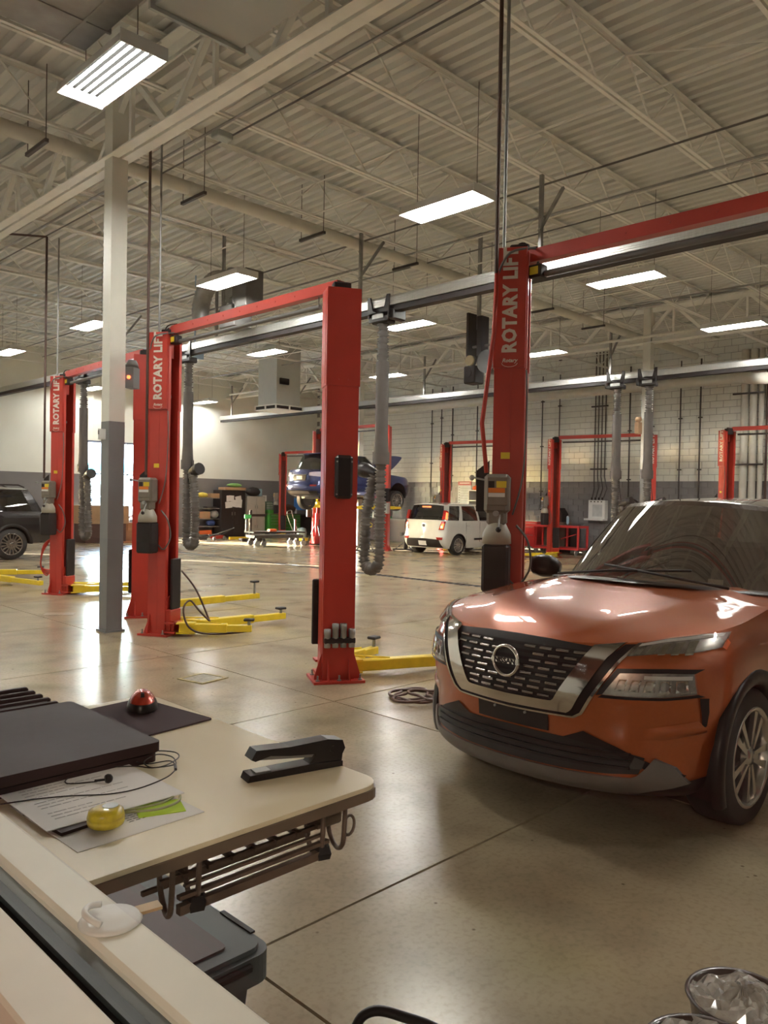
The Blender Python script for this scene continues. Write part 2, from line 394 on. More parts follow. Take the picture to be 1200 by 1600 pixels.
# ---- ceiling: ribbed deck, joists and girders
mb = MB(); prof = []; x = -3.6
while x < WX + 0.4:
    prof += [(x, DZ), (x + 0.09, DZ), (x + 0.118, DZ + 0.07), (x + 0.172, DZ + 0.07)]; x += 0.2
mb.grid([[(px, YS - 0.3, pz) for px, pz in prof], [(px, WY + 0.3, pz) for px, pz in prof]], M_DECK, smooth=False)
mb.box((10.3, 11.3, DZ + 0.2), (28.6, 35.4, 0.05), M_DECK)
ceil = tag(mb.build('ceiling'), kind='structure')
JB, JT = 6.20, 6.80
def joist_mesh(L):
    b = MB()
    for z, s in ((0.0, -1), (0.6, 1)):
        for oy in (-0.035, 0.035):
            b.box((L / 2, oy, z + s * 0.0), (L, 0.045, 0.008)); b.box((L / 2, oy * 0.45, z + (0.022 if s < 0 else -0.022)), (L, 0.006, 0.045))
    n = int(L / 1.15); st = L / n
    for k in range(n):
        x0 = k * st; xm = x0 + st / 2
        b.cyl((x0, 0, 0.58), (xm, 0, 0.02), 0.0125, n=5, caps=False); b.cyl((xm, 0, 0.02), (x0 + st, 0, 0.58), 0.0125, n=5, caps=False)
    return b
jb1 = joist_mesh(14.4); jb0 = joist_mesh(8.1); jb2 = joist_mesh(4.9)
pj = {}
for nm, b in (('a', jb0), ('b', jb1), ('c', jb2)):
    o = b.build('roof_joist', M_STEEL, ceil, normals=False); pj[nm] = o
ys = [4.49 + 1.79 * k for k in range(-5, 14)]
for k, y in enumerate(ys):
    for nm, xx in (('a', -3.55), ('b', 4.68), ('c', 19.25)):
        o = pj[nm] if k == 0 else pj[nm].copy()
        if k: COL.objects.link(o)
        o.location = (xx, y, JB)
def girder(x):
    b = MB(); L = WY - YS; zb, zt = 5.83, 6.72
    for z in (zb, zt):
        for ox in (-0.085, 0.085):
            b.box((x + ox, YS + L / 2, z), (0.13, L, 0.014)); b.box((x + ox * 0.3, YS + L / 2, z + (0.06 if z == zb else -0.06)), (0.012, L, 0.12))
    n = int(L / 1.79)
    for k in range(n):
        y0 = ys[0] + k * 1.79
        if y0 < YS: continue
        b.box((x, y0 + .45, (zb + zt) / 2), (0.07, 0.07, 1.2), rx=-0.8); b.box((x, y0 + 1.34, (zb + zt) / 2), (0.07, 0.07, 1.2), rx=0.8)
        b.box((x, y0 + .9, (zb + zt) / 2), (0.05, 0.05, 0.86))
    return b.build('roof_girder', M_STEEL, ceil)
girder(4.62); girder(19.2)
# joist bridging
for x in (8.2, 12.0, 15.6, 21.7):
    b = MB(); b.cyl((x, YS, JB + 0.03), (x, WY, JB + 0.03), 0.014, n=6); b.cyl((x + .05, YS, JT - 0.05), (x + .05, WY, JT - 0.05), 0.014, n=6)
    for y in ys[1:-1]:
        if int(y * 10) % 3 == 0: b.cyl((x, y, JB + .03), (x + .05, y + 1.79, JT - .05), 0.012, n=6)
    b.build('joist_bridging', M_STEEL, ceil)

# ---- columns
def column(x, y, label):
    r = tag(empty('steel_column', (x, y, 0)), label, 'column')
    one('column_shaft', M_COLW, lambda b: b.box((0, 0, (2.6 + 6.72) / 2), (0.205, 0.205, 4.12)), r)
    one('painted_base', M_COLG, lambda b: b.box((0, 0, 1.3), (0.207, 0.207, 2.6)), r)
    one('base_plate', M_COLG, lambda b: b.box((0, 0, 0.012), (0.26, 0.26, 0.024)), r)
    return r
c1 = column(4.62, 9.36, 'nearest cream steel column with grey lower half, beside the lift posts on the left')
c2 = column(19.2, 20.35, 'far cream and grey column just right of the tall red lift post')
c3 = column(19.2, 9.62, 'cream and grey column behind the pair of hanging exhaust hoses')
b = MB(); b.box((0, 0, 0), (0.09, 0.045, 0.13), M_WHITE); b.box((-.046, 0, 0.02), (0.004, .03, .05), M_GREYP)
tag(b.build('outlet_box', None, None, (4.48, 9.36, 2.44)), 'small cream electrical box on the nearest column', 'outlet box')
b = MB(); b.box((0, 0, 0), (0.22, 0.03, 0.2), mat('pale_blue_panel', (0.2, 0.4, 0.6), .5)); 
b = MB(); b.box((0, 0, 0), (0.16, 0.12, 0.26), M_GREYP); b.lathe([(0.0, 0.22), (0.05, 0.22), (0.075, 0.17), (0.08, 0.13), (0.05, .13)], m=M_GREYP, n=14)
b.cyl((-0.081, -0.0, 0.0), (-0.092, 0.0, 0.0), 0.022, mat('red_indicator', (0.8, 0.05, 0.02), .3, emit=(1, .08, .02), es=7), n=12)
tag(b.build('alarm_strobe', None, None, (4.82, 9.27, 3.16), rz=0.6), 'grey alarm box with red light fixed to the nearest column', 'alarm')
b = MB(); b.box((0, 0, 0), (0.2, 0.1, 0.3), M_CARD); b.lathe([(0, .28), (.07, .28), (.09, .2), (.05, .16)], m=M_CARD, n=12)
tag(b.build('alarm_bell', None, None, (19.0, 9.75, 3.65)), 'tan bell box fixed to the column behind the hose pair', 'alarm')

# ---- office side: window wall, sill, glass, room behind the camera
MO = mat('office_wall_paint', (0.32, 0.17, 0.13), 0.8, var=0.05); MOR = mat('maroon_office_trim', (0.16, 0.03, 0.035), 0.6)
b = MB()
b.box((0.295, 11.3, 0.625), (0.13, 34.6, 1.25), M_WALL)
b.box((0.295, 17.3, 4.175), (0.13, 22.6, 5.85), M_WALL); b.box((0.295, 0.0, 5.2), (0.13, 12.0, 3.8), M_WALL)
b.box((0.295, -4.5, 2.3), (0.13, 3.0, 2.1), M_WALL)
tag(b.build('wall_near'), kind='structure')
sill = tag(empty('window_2', (0, 0, 0)), kind='structure')
MS = mat('cream_window_sill', (0.74, 0.71, 0.61), 0.45, var=0.06, scale=9)
b = MB(); b.box((0.346, 2.0, 1.285), (0.05, 10, 0.03), MS, bev=.004); b.build('sill_board', None, sill)
b = MB(); b.box((0.3095, 2.0, 1.276), (0.023, 10, 0.03), mat('blue_grey_gasket', (0.055, 0.065, 0.07), .5)); b.box((0.292, 2.0, 1.270), (0.012, 10, 0.03), M_BLK)
b.build('glazing_gasket', None, sill)
b = MB(); b.box((0.2585, 2.0, 1.285), (0.053, 10, 0.03), MS, bev=.003); b.build('inner_sill', None, sill)
b = MB(); b.box((0.21, 2.0, 1.262), (0.045, 10, 0.03), MOR); b.build('maroon_trim', None, sill)
b = MB(); b.add([(0.3, -3, 1.28), (0.3, 6, 1.28), (0.3, 6, 3.3), (0.3, -3, 3.3)], [(0, 1, 2, 3)]); b.build('glass_pane', M_GLASS, sill)
b = MB()
b.box((-3.62, 11.3, 3.4), (0.1, 34.6, 7.0), MO); b.box((-1.7, -3.05, 1.6), (3.9, 0.1, 3.4), MO); b.box((-1.7, 9.0, 1.6), (3.9, 0.1, 3.4), MO)
b.box((-1.7, 11.3, -0.03), (3.9, 34.6, 0.06), mat('office_carpet', (0.10, 0.06, 0.05), .9)); b.box((-1.68, 11.3, 3.32), (3.86, 34.6, 0.05), MO)
b.box((-3.55, 3.0, 0.6), (0.05, 11.8, 1.2), MOR)
tag(b.build('wall_office'), kind='structure')
ld = bpy.data.lights.new('haze_fill_lamp', 'AREA'); ld.shape = 'RECTANGLE'; ld.size = 0.6; ld.size_y = 1.2; ld.energy = 110; ld.color = (1, .82, .62)  # added fill lamp, lights the office so the pane reflects a warm haze
lo = bpy.data.objects.new('haze_fill_lamp', ld); COL.objects.link(lo); lo.location = (-2.9, -1.6, 3.25)
# ================================================================ TWO-POST LIFTS
def tower(root, pos, opening, H, text_side=0, power=False, cover=False, detail=True, black_guard=True, ext=2.74):
    """one lift column; opening = direction (x,y) its open channel faces; local +Y is that direction, local +X is 90 deg clockwise"""
    yv = Vector((opening[0], opening[1], 0)).normalized(); xv = Vector((yv.y, -yv.x, 0))
    T = Matrix(((xv.x, yv.x, 0, pos[0]), (xv.y, yv.y, 0, pos[1]), (0, 0, 1, 0), (0, 0, 0, 1)))
    W, D = 0.145, 0.115
    def cs(b, w_, d, z0, z1, t=0.012):
        h = z1 - z0; zc = (z0 + z1) / 2
        b.box((0, -d, zc), (2 * w_, t, h), T=T)
        for s in (-1, 1):
            b.box((s * w_, 0, zc), (t, 2 * d, h), T=T); b.box((s * (w_ - 0.028), d, zc), (0.056, t, h), T=T)
            b.box((s * (w_ + 0.006), -d * 0.2, zc), (0.006, 0.07, h - .05), T=T)
    one('lift_column', M_RED, lambda b: cs(b, W, D, 0.02, ext), root)
    one('column_extension', M_RED, lambda b: (cs(b, W + 0.008, D + 0.008, ext, H - 0.02), [b.cyl((sx, -D - .02, z), (sx, -D - .03, z), 0.009, n=8, T=T) for sx in (-.04, .05) for z in (ext + .06,)]), root)
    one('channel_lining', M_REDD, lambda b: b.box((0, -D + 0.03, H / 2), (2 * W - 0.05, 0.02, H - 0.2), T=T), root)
    if detail:
        one('lift_cable', M_DGREY, lambda b: (b.cyl((0.02, 0.06, 0.8), (0.02, 0.06, H - 0.1), 0.006, n=6, T=T), b.cyl((0.02, .05, H - .75), (0.02, .08, H - .75), 0.022, n=10, T=T)), root)
    one('sheave_bracket', M_BLK, lambda b: (b.box((0.0, 0.05, H - 0.02), (0.17, 0.15, 0.16), T=T, bev=.01), b.cyl((-.06, .07, H + .03), (.06, .07, H + .03), .05, n=14, T=T)), root)
    bp = one('base_plate', M_RED, lambda b: (b.box((0, 0, 0.012), (0.48, 0.40, 0.024), T=T),
        [b.prism([(-.1 if s < 0 else .1, 0), (s * .22, 0), (s * .22, .05), (s * .155, .26), (s * .145, .26)], -.09, -.078, axis='Y', T=T) for s in (-1, 1)],
        [b.prism([(.0, .024), (.075, .024), (.0, .22)], -.1 * s - .006, -.1 * s + .006, axis='X', T=T @ Matrix.Translation((0, -D - .006, 0)) @ Matrix.Diagonal((1, -1, 1, 1))) for s in (-1, 1)]), root)
    if detail:
        for (ax, ay) in ((-.2, -.16), (.2, -.16), (0, -.17), (-.2, .12), (.2, .12)):
            o = one('anchor_bolt', M_GALV, lambda b: (b.cyl((ax, ay, .024), (ax, ay, .036), .02, n=6, T=T), b.cyl((ax, ay, .03), (ax, ay, .075), .009, n=8, T=T)), bp)
    one('carriage', M_RED, lambda b: (b.box((0, 0.10, 0.17), (0.26, 0.16, 0.28), T=T, bev=.01), b.prism([(-.12, .3), (.12, .3), (.09, .46), (-.03, .5), (-.1, .44)], .115, .13, axis='Y', T=T), b.box((0, .19, .155), (0.34, 0.14, 0.02), T=T), b.box((0, .19, .045), (0.34, 0.14, 0.02), T=T), b.cyl((-.1, .2, .03), (-.1, .2, .18), .02, n=10, T=T), b.cyl((.1, .2, .03), (.1, .2, .18), .02, n=10, T=T)), root)
    if black_guard:
        one('rubber_guard', M_BLK, lambda b: b.box((-0.02 if power else -0.10, D + 0.045, 0.62), (0.21, 0.035, 0.62), T=T, bev=.01), root)
    if text_side:
        s = text_side
        cp = one('cover_panel', M_RED, lambda b: (b.box((s * (W + 0.022), -0.005, H - 0.455), (0.02, 0.25, 0.93), T=T, bev=.004),
            [b.cyl((s * (W + .03), yy, zz), (s * (W + .036), yy, zz), .007, n=8, T=T) for yy in (.11,) for zz in (H - .9, H - .06, H - .6)]), root)
        N = xv * s; c = T @ Vector((s * (W + 0.034), 0.0, H - 0.40))
        upv = Vector((N.y, -N.x, 0))
        lt = text_obj('ROTARY LIFT', 0.150, M_LETTER, frame_T(c, (0, 0, 1), upv), cp, extrude=0.0015, bold=0.0062, spacing=1.06, xs=.86)
        if detail:
            c2 = T @ Vector((s * (W + 0.034), 0.0, H - 0.865))
            lg = text_obj('Rotary', 0.042, M_LETTER, frame_T(c2, Vector((-upv.x, -upv.y, 0)), (0, 0, 1)), cp, name='maker_mark', extrude=0.001, bold=0.001, shear=0.25)
            b = MB(); b.tube([T @ Vector((s * (W + .034), 0.06 * math.cos(t), H - 0.872 + 0.03 * math.sin(t) - .012)) for t in [PI + PI * k / 10 for k in range(11)]], 0.002, n=4); b.build('underline_arc', M_LETTER, cp)
    if power:
        s = 1
        pu = one('power_unit', M_CAST, lambda b: (b.box((s * 0.27, -0.06, 1.76), (0.17, 0.19, 0.30), T=T, bev=.025), b.box((s * 0.27, -0.06, 1.58), (0.13, 0.15, 0.12), T=T, bev=.02),
            b.box((s * 0.36, -0.05, 1.78), (0.02, 0.16, 0.22), T=T, bev=.006)), root)
        one('reservoir_cap', mat('translucent_tan_plastic', (.36, .33, .27), .35, var=.1), lambda b: b.lathe([(0.05, 1.56), (0.07, 1.53), (0.10, 1.47), (0.108, 1.45), (0.112, 1.38), (.1, 1.375)], c=(s * .27, -.06, 0), T=T, n=24), pu)
        one('fluid_tank', M_BLK, lambda b: b.box((s * 0.27, -0.06, 1.19), (0.185, 0.205, 0.37), T=T, bev=.02), pu)
        N = xv * s
        def lab(nm, m, cy, cz, wy, hz): one(nm, m, lambda b: b.box((s * 0.372, cy, cz), (0.003, wy, hz), T=T), pu)
        lab('yellow_label', mat('label_yellow', (0.75, .55, .03), .5), -0.02, 1.83, 0.075, 0.05); lab('black_dial', M_BLK, -0.095, 1.83, .045, .05)
        lab('orange_label', mat('label_orange', (0.75, .2, .02), .5), -0.055, 1.785, 0.125, 0.035); lab('white_label', M_WHITE, -0.055, 1.75, .125, .03)
        one('lever', M_GALV, lambda b: (b.cyl((s * .35, -.03, 1.60), (s * .42, -.03, 1.50), .007, T=T, n=8), b.cyl((s * .34, -.06, 1.61), (s * .37, -.06, 1.61), .022, T=T)), pu)
        one('lever_knob', M_BLK, lambda b: b.lathe([(0, -.022), (.015, -.016), (.022, 0), (.015, .016), (0, .022)], c=(s * .425, -.03, 1.49), T=T, n=12), pu)
        one('handle', M_GALV, lambda b: (b.cyl((s * .3, -.13, 1.86), (s * .33, -.24, 1.88), .007, T=T, n=8), b.lathe([(0, -.022), (.015, -.016), (.022, 0), (.015, .016), (0, .022)], c=(s * .335, -.25, 1.88), T=T, n=12)), pu)
        one('mounting_bracket', M_BLK, lambda b: b.prism([(-.14, 1.62), (-.14, 2.02), (-.24, 1.94), (-.24, 1.62)], s * .155, s * .165, axis='X', T=T), pu)
        one('hydraulic_hose', M_GREYP, lambda b: (b.tube(smoothpts([T @ Vector(p) for p in ((s * .2, .08, 1.52), (s * .2, .17, 1.4), (s * .17, .19, 1.2), (s * .16, .1, 1.05), (s * .16, .02, 1.1))], 5), .009),
             b.tube(smoothpts([T @ Vector(p) for p in ((s * .2, .05, 1.6), (s * .18, .12, 1.9), (s * .165, .14, 2.4), (s * .165, .13, 2.72))], 5), .007)), pu)
        one('warning_sticker', mat('label_yellow', (0.75, .55, .03)), lambda b: b.box((s * 0.153, -0.02, 2.06), (0.003, 0.07, 0.05), T=T), root)
    if cover:
        cv = one('black_cover', M_BLKG, lambda b: b.box((0.01, -D - 0.045, 1.90), (0.165, 0.075, 0.40), T=T, bev=.025), root)
        for sx in (-.06, .08):
            for z in (1.74, 2.04): one('screw', M_GALV, lambda b: b.cyl((sx - .0, -D - .08, z), (sx, -D - .088, z), .008, T=T, n=8), cv)
        rk = one('adapter_rack', M_BLK, lambda b: b.box((0.0, -D - 0.04, 0.395), (0.29, 0.07, 0.05), T=T, bev=.006), root)
        for k, (sx, h) in enumerate(((-.115, .14), (-.04, .19), (.035, .19), (.115, .14))):
            one('height_adapter', M_GALV, lambda b: b.lathe([(0.0, .33), (.028, .33), (.030, .34), (.030, .36 + h - .05), (.033, .36 + h - .045), (.033, .36 + h), (.022, .36 + h), (.022, .34 + h)], c=(sx, -D - .045, 0), T=T, n=14), rk)
    return T
def arm(root, p0, p1, z=0.10, pad=0.22, pads=True, brace=True):
    a = Vector((p0[0], p0[1], z)); e = Vector((p1[0], p1[1], z)); d = (e - a); L = d.length; ang = math.atan2(d.y, d.x)
    T = Matrix.Translation(a) @ Matrix.Rotation(ang, 4, 'Z')
    o = one('swing_arm', M_YEL, lambda b: (b.box((L * .33, 0, 0), (L * .66, 0.11, 0.105), T=T, bev=.008), b.box((L * .75, 0, -.005), (L * .5, 0.085, 0.08), T=T, bev=.006), b.box((.08, 0, .06), (.22, .16, .014), T=T), b.box((.08, 0, -.055), (.22, .16, .014), T=T),
        (b.cyl((.0, .1, .09), (.5, .0, .055), .009, T=T, n=6) if brace else None)), root)
    if pads:
        one('lift_pad', M_BLK, lambda b: (b.cyl((L * .96, 0, .03), (L * .96, 0, pad - z - .02), .02, M_GALV, T=T, n=10), b.box((L * .96, 0, pad - z), (.13, .10, .03), M_BLK, T=T, bev=.01)), o)
    return o
def lift(label, pw, idl, H, mirror, arms, bdz=0.0, group='two post vehicle lifts', text_idler=False, detail=True, cover=False, armz=0.10, idler_guard=True, power=True):
    r = tag(empty('vehicle_lift', (0, 0, 0)), label, 'vehicle lift', group)
    m = -1 if mirror else 1
    base = Vector(((pw[0] + idl[0]) / 2, (pw[1] + idl[1]) / 2, 0)); r.location = base
    P = (pw[0] - base.x, pw[1] - base.y); I = (idl[0] - base.x, idl[1] - base.y)
    Tp = tower(r, P, (.5 * m, -.87), H, text_side=1, power=power, detail=detail)
    Ti = tower(r, I, (.5 * m, .87), H, text_side=(-1 if text_idler else 0), cover=cover, detail=detail, black_guard=idler_guard)
    a = Vector((P[0] + .03, P[1], H + .02 + bdz)); e = Vector((I[0], I[1] + .02, H + bdz)); d = (e - a).normalized()
    sd = Vector((-d.y, d.x, 0))
    bm_ = MB(); pts = [a + Vector((0, 0, -.30)), a + Vector((0, 0, -.1)), a + d * .05 + Vector((0, 0, -.01)), a + d * .16 + Vector((0, 0, .03)), e + Vector((0, 0, .03))]
    rows = []
    for i, p in enumerate(pts):
        t = (pts[min(i + 1, 4)] - pts[max(i - 1, 0)]).normalized(); n_ = t.cross(sd)
        rows.append([p + sd * .045 + n_ * .05, p - sd * .045 + n_ * .05, p - sd * .045 - n_ * .05, p + sd * .045 - n_ * .05])
    bm_.grid(rows, None, False, closed=True)
    for k in range(7):
        q = a + (e - a) * (.2 + .1 * k); bm_.cyl(q - sd * .046 + Vector((0, 0, .03)), q - sd * .052 + Vector((0, 0, .03)), .009, n=8)
    beam = bm_.build('overhead_beam', M_RED, r)
    one('shutoff_bar', M_GREYP if detail else M_DGREY, lambda b: (b.cyl(a + d * .25 + Vector((0, 0, -.12)), e - d * .30 + Vector((0, 0, -.12)), .024, n=10), b.cyl(e - d * .32 + Vector((0, 0, -.12)), e - d * .32 + Vector((0, 0, .0)), .006, n=6)), r)
    if detail:
        sb = one('limit_switch', M_BLK, lambda b: b.box(a + d * .22 + Vector((-.02, 0, -.1)), (.1, .12, .1), bev=.01), r)
        one('yellow_tag', mat('label_yellow', (0.75, .55, .03)), lambda b: b.box(a + d * .22 + Vector((-.072, -.0, -.1)), (.003, .075, .06)), sb)
        one('control_cable', M_GREYP, lambda b: b.tube(smoothpts([Tp @ Vector((.2, -.1, H - .2)), Tp @ Vector((.24, 0, H - .05)), Tp @ Vector((.1, .2, H)), a + d * .2 + Vector((-.03, 0, -.1))], 6), .009), r)
        one('loop_cable', M_BLK, lambda b: b.tube(smoothpts([a + Vector((-.03, .12, -.1)), a + Vector((0, .04, .1)), a + d * .2 + Vector((0, 0, .1))], 6), .008), r)
    for A in arms: arm(r, (A[0] - base.x, A[1] - base.y), (A[2] - base.x, A[3] - base.y), z=armz, pad=A[4] if len(A) > 4 else .22)
    return r
L2 = lift('red two-post lift at centre with black cover and four grey adapters on its nearer post', (5.02, 8.80), (4.98, 5.55), 3.66, False,
     [(5.08, 8.50, 5.75, 7.95, .2), (5.2, 8.62, 6.72, 8.55, .2), (5.10, 5.60, 7.1, 4.75, .24), (5.2, 5.85, 5.95, 6.0, .23)], cover=True)
L1 = lift('red two-post lift directly behind the orange car, its beam rising to the right edge', (5.20, 3.76), (5.2, 0.5), 3.66, False, [(5.3, 3.5, 6.6, 3.9, .2)], bdz=-.09)
L3 = lift('red two-post lift behind the nearest column, black SUV parked beyond it', (5.72, 13.40), (5.52, 10.22), 3.66, False,
     [(5.80, 13.1, 6.75, 12.5, .2), (5.85, 13.2, 7.2, 13.3, .2), (5.7, 10.45, 7.75, 10.55, .33), (5.7, 10.3, 6.3, 10.8, .2)])
L4 = lift('red two-post lift cut off by the left edge, only a yellow arm showing', (5.2, 19.95), (5.1, 17.0), 3.66, False, [(5.2, 16.8, 5.75, 14.3, .2), (5.3, 17.0, 6.6, 16.3, .2)])
lift('red lift with the white boxy car parked between its posts', (21.2, 18.05), (21.3, 14.95), 3.66, True, [(21.1, 17.8, 20.2, 17.2)], detail=False)
lift('red lift against the right wall in front of the red tool cart', (21.15, 13.6), (21.4, 10.55), 3.66, True, [(21.1, 13.4, 20.2, 14.2), (21.0, 13.4, 19.9, 13.1)], detail=False, text_idler=True)
lift('red lift near the right edge beside the tall white pipes', (21.05, 8.3), (21.2, 5.2), 3.66, True, [], detail=False)
lift('red lift in the far corner beside the green toolbox', (21.4, 27.5), (21.4, 24.3), 3.60, True, [(21.3, 27.2, 20.2, 26.6)], detail=False)
lift('tall red lift holding up the dark blue SUV', (18.9, 22.25), (18.75, 18.55), 4.15, True, [(18.7, 21.9, 17.6, 21.1, 1.56), (18.9, 21.9, 20.2, 21.1, 1.56), (18.6, 18.9, 17.4, 19.6, 1.56), (18.8, 18.85, 20.5, 19.55, 1.56)], detail=False, text_idler=True, armz=1.42)
# extras on lifts
b = MB(); P0 = Vector((5.25, 8.30, .12))
b.tube(smoothpts([(5.17, 8.62, .78), (5.30, 8.5, .55), (5.42, 8.4, .2), (5.40, 8.36, .18), (5.3, 8.42, .3), (5.22, 8.5, .42), (5.1, 8.45, .33), (5.12, 8.35, .12), (5.3, 8.2, .04), (5.75, 8.12, .03), (5.9, 8.3, .02)], 5), .012)
tag(b.build('power_cord', M_BROWN), 'dark cord looping down to the floor at the foot of the lettered left post', 'cord')
b = MB()
for k in range(4): b.tube(smoothpts([(5.62 + .01 * k, 13.52 + .03 * k, .95), (5.5, 13.62, .8 - .03 * k), (5.48, 13.66, .45), (5.56 + .02 * k, 13.6, .3 + .03 * k), (5.6, 13.5, .5), (5.62, 13.5, .93)], 5), .011)
tag(b.build('extension_cord', M_RED), 'red coiled cord hanging on the lift post beside the black SUV', 'cord')

# ================================================================ EXHAUST RAILS AND HOSES
def rail(x, y0, y1, label, hang):
    r = tag(empty('exhaust_rail', (x, y0, 4.75)), label, 'exhaust rail', 'overhead exhaust rails')
    L = y1 - y0
    b = MB(); prof = [(0, .09), (0, .22), (.02, .25), (.18, .25), (.2, .22), (.2, .09)]
    b.prism([(p, q) for p, q in prof], 0, L, axis='Y')
    for k in range(5): b.box((-.004, L / 2, .10 + .028 * k), (.01, L, .010))
    b.build('rail_body', M_ALU, r)
    one('rubber_seal', M_BLK, lambda b: b.box((.1, L / 2, .045), (.15, L - .02, .09)), r)
    for yy in hang:
        h = one('hanger_strut', M_GALV, lambda b: (b.box((.1, yy - y0, .25 + .60), (.05, .05, 1.2)), b.box((.35, yy - y0, 1.05), (.04, .04, .95), ry=.65), [b.cyl((.07, yy - y0, .35 + .1 * q), (.076, yy - y0, .35 + .1 * q), .01, n=6) for q in range(9)]), r)
    return r
rail(9.15, -3.0, 28.4, 'silver overhead exhaust rail crossing behind the front row of red lifts', (1.5, 6.25, 9.85, 14.2, 18.4))
rail(18.4, 3.0, 27.9, 'silver overhead exhaust rail further back, its open end above the green toolbox', (10.3, 16.7, 22.9, 27.2))
def hose(x, y, zb, label, drop=1.55, loop=0.34, zt=4.78, small=False, lean=0.0, sx=1, gx_=0.0):
    r = tag(empty('exhaust_hose', (x, y, 0)), label, 'exhaust hose', 'hanging exhaust hoses')
    def tro(b):
        for s in (-1, 1): b.prism([(s * .24, 0), (s * .12, 0), (s * .05, .0), (s * .05, .08), (s * .13, .12), (s * .19, .34), (s * .25, .34)], -.13, -.10, axis='X', T=Matrix.Translation((0, 0, zt - .1)))
        b.box((-.115, 0, zt - .1), (.03, .46, .16), bev=.01); b.box((.06, -.26 * sx, zt - .07), (.3, .12, .18), bev=.02); b.box((0, 0, zt - .14), (.22, .36, .12), bev=.02)
    one('trolley', M_BLKG, tro, r)
    one('maker_plate', M_GALV, lambda b: b.box((-.135, 0, zt - .09), (.006, .26, .07), bev=.002), r)
    R = .085
    zs = zt - .2; zm = zt - drop
    one('rigid_sleeve', M_HOSE, lambda b: (b.cyl((0, 0, zs - .62), (lean * .5, 0, zm - .45), R + .022, n=20), b.cyl((lean * .5, 0, zm - .45), (lean * .5, 0, zm - .75), R + .022, n=20, r2=R + .04), b.cyl((lean * .5, 0, zm - .75), (lean * .5, 0, zm - .95), R + .055, n=20)), r)
    # corrugated hose: down, round the bottom loop and up again
    pts = [(0, 0, zs)]; q = zs
    cx = .12
    path = [Vector((0, 0, zs)), Vector((lean * .5, 0, zm - .9)), Vector((lean, 0, zb + .35))]
    lo = []
    for k in range(9):
        t = PI * k / 8; lo.append(Vector((lean, (loop / 2 - loop / 2 * math.cos(t)) * sx, zb + R + loop * .45 - loop * .5 * math.sin(t))))
    path = path[:2] + lo + [Vector((lean + .0, loop * .9 * sx, zb + 1.0)), Vector((lean + .02, loop * .62 * sx, zb + 1.5)), Vector((lean + .02, loop * .45 * sx, zb + 1.66))]
    fine = []; 
    for i in range(len(path) - 1):
        a, c = path[i], path[i + 1]; n_ = max(1, int((c - a).length / .022))
        for j in range(n_): fine.append(a.lerp(c, j / n_))
    fine.append(path[-1])
    step = .056; s_ = 0; radii = []
    for i, p in enumerate(fine):
        if i: s_ += (p - fine[i - 1]).length
        radii.append(R + .018 * (1 if (s_ / step) % 1.0 < .5 else -1))
    one('corrugated_hose', M_HOSEL, lambda b: b.tube(fine, R, n=14, radii=radii), r)
    one('tailpipe_cone', M_BLKG, lambda b: (b.cyl(path[-1] + Vector((0, -.05 * sx, 0)), path[-1] + Vector((0, .2 * sx, .06)), .075, n=14, r2=.13), b.cyl(path[-1] + Vector((0, .2 * sx, .06)), path[-1] + Vector((0, .3 * sx, .08)), .13, n=14), b.tube([path[-1] + Vector((0, 0, .08)), path[-1] + Vector((0, -.06 * sx, .5)), (lean * .5, .1 * sx, zm - .95)], .008, n=6)), r)
    return r
hose(9.25, 9.25 + .03, 0.46, 'large grey exhaust hose looping down between the centre and right lift posts', loop=.36, sx=1)
hose(9.25, 15.25, 0.55, 'grey exhaust hose hanging just right of the lettered left lift post', loop=.36, sx=-1)
hose(9.25, 20.4, 0.50, 'grey exhaust hose behind the leftmost lettered lift post', loop=.36, sx=-1)
hose(18.35, 10.0, 0.02, 'left one of the pair of hoses above the orange car', loop=.34, sx=-1, drop=1.5)
hose(18.35, 9.15, 0.02, 'right one of the pair of hoses above the orange car', loop=.34, sx=-1, drop=1.5)

# ================================================================ LIGHT FIXTURES
def fixture(x, y, label, z=5.45):
    r = tag(empty('light_fixture', (x, y, z)), label, 'ceiling light', 'suspended fluorescent light fixtures')
    one('gap_sheet', M_GAP, lambda b: b.box((0, 0, .092), (.35, 1.2, .008)), r)  # black sheet added behind the tubes to darken the gaps
    def hs(b):
        b.box((0, 0, .105), (.36, 1.22, .012)); b.box((0, 0, .13), (.16, 1.0, .05))
        for s in (-1, 1):
            b.add([(s * .18, -.61, .10), (s * .18, .61, .10), (s * .215, .62, 0), (s * .215, -.62, 0), (s * .19, -.61, .10), (s * .19, .61, .10), (s * .225, .62, 0), (s * .225, -.62, 0)],
                  [(0, 1, 2, 3), (4, 5, 6, 7), (2, 3, 7, 6), (0, 1, 5, 4), (0, 3, 7, 4), (1, 2, 6, 5)])
            b.box((0, s * .62, .05), (.44, .015, .11))
    one('housing', M_WHITE, hs, r)
    for k in range(5):
        one('tube', M_TUBE, lambda b: b.cyl((-.145 + .0725 * k, -.56, .045), (-.145 + .0725 * k, .56, .045), .0115, n=8), r)
    one('hanger_wire', M_DGREY, lambda b: [b.cyl((0, s * .5, .15), (0, s * .5, 6.88 - z), .004, n=4) for s in (-1, 1)], r)
    return r
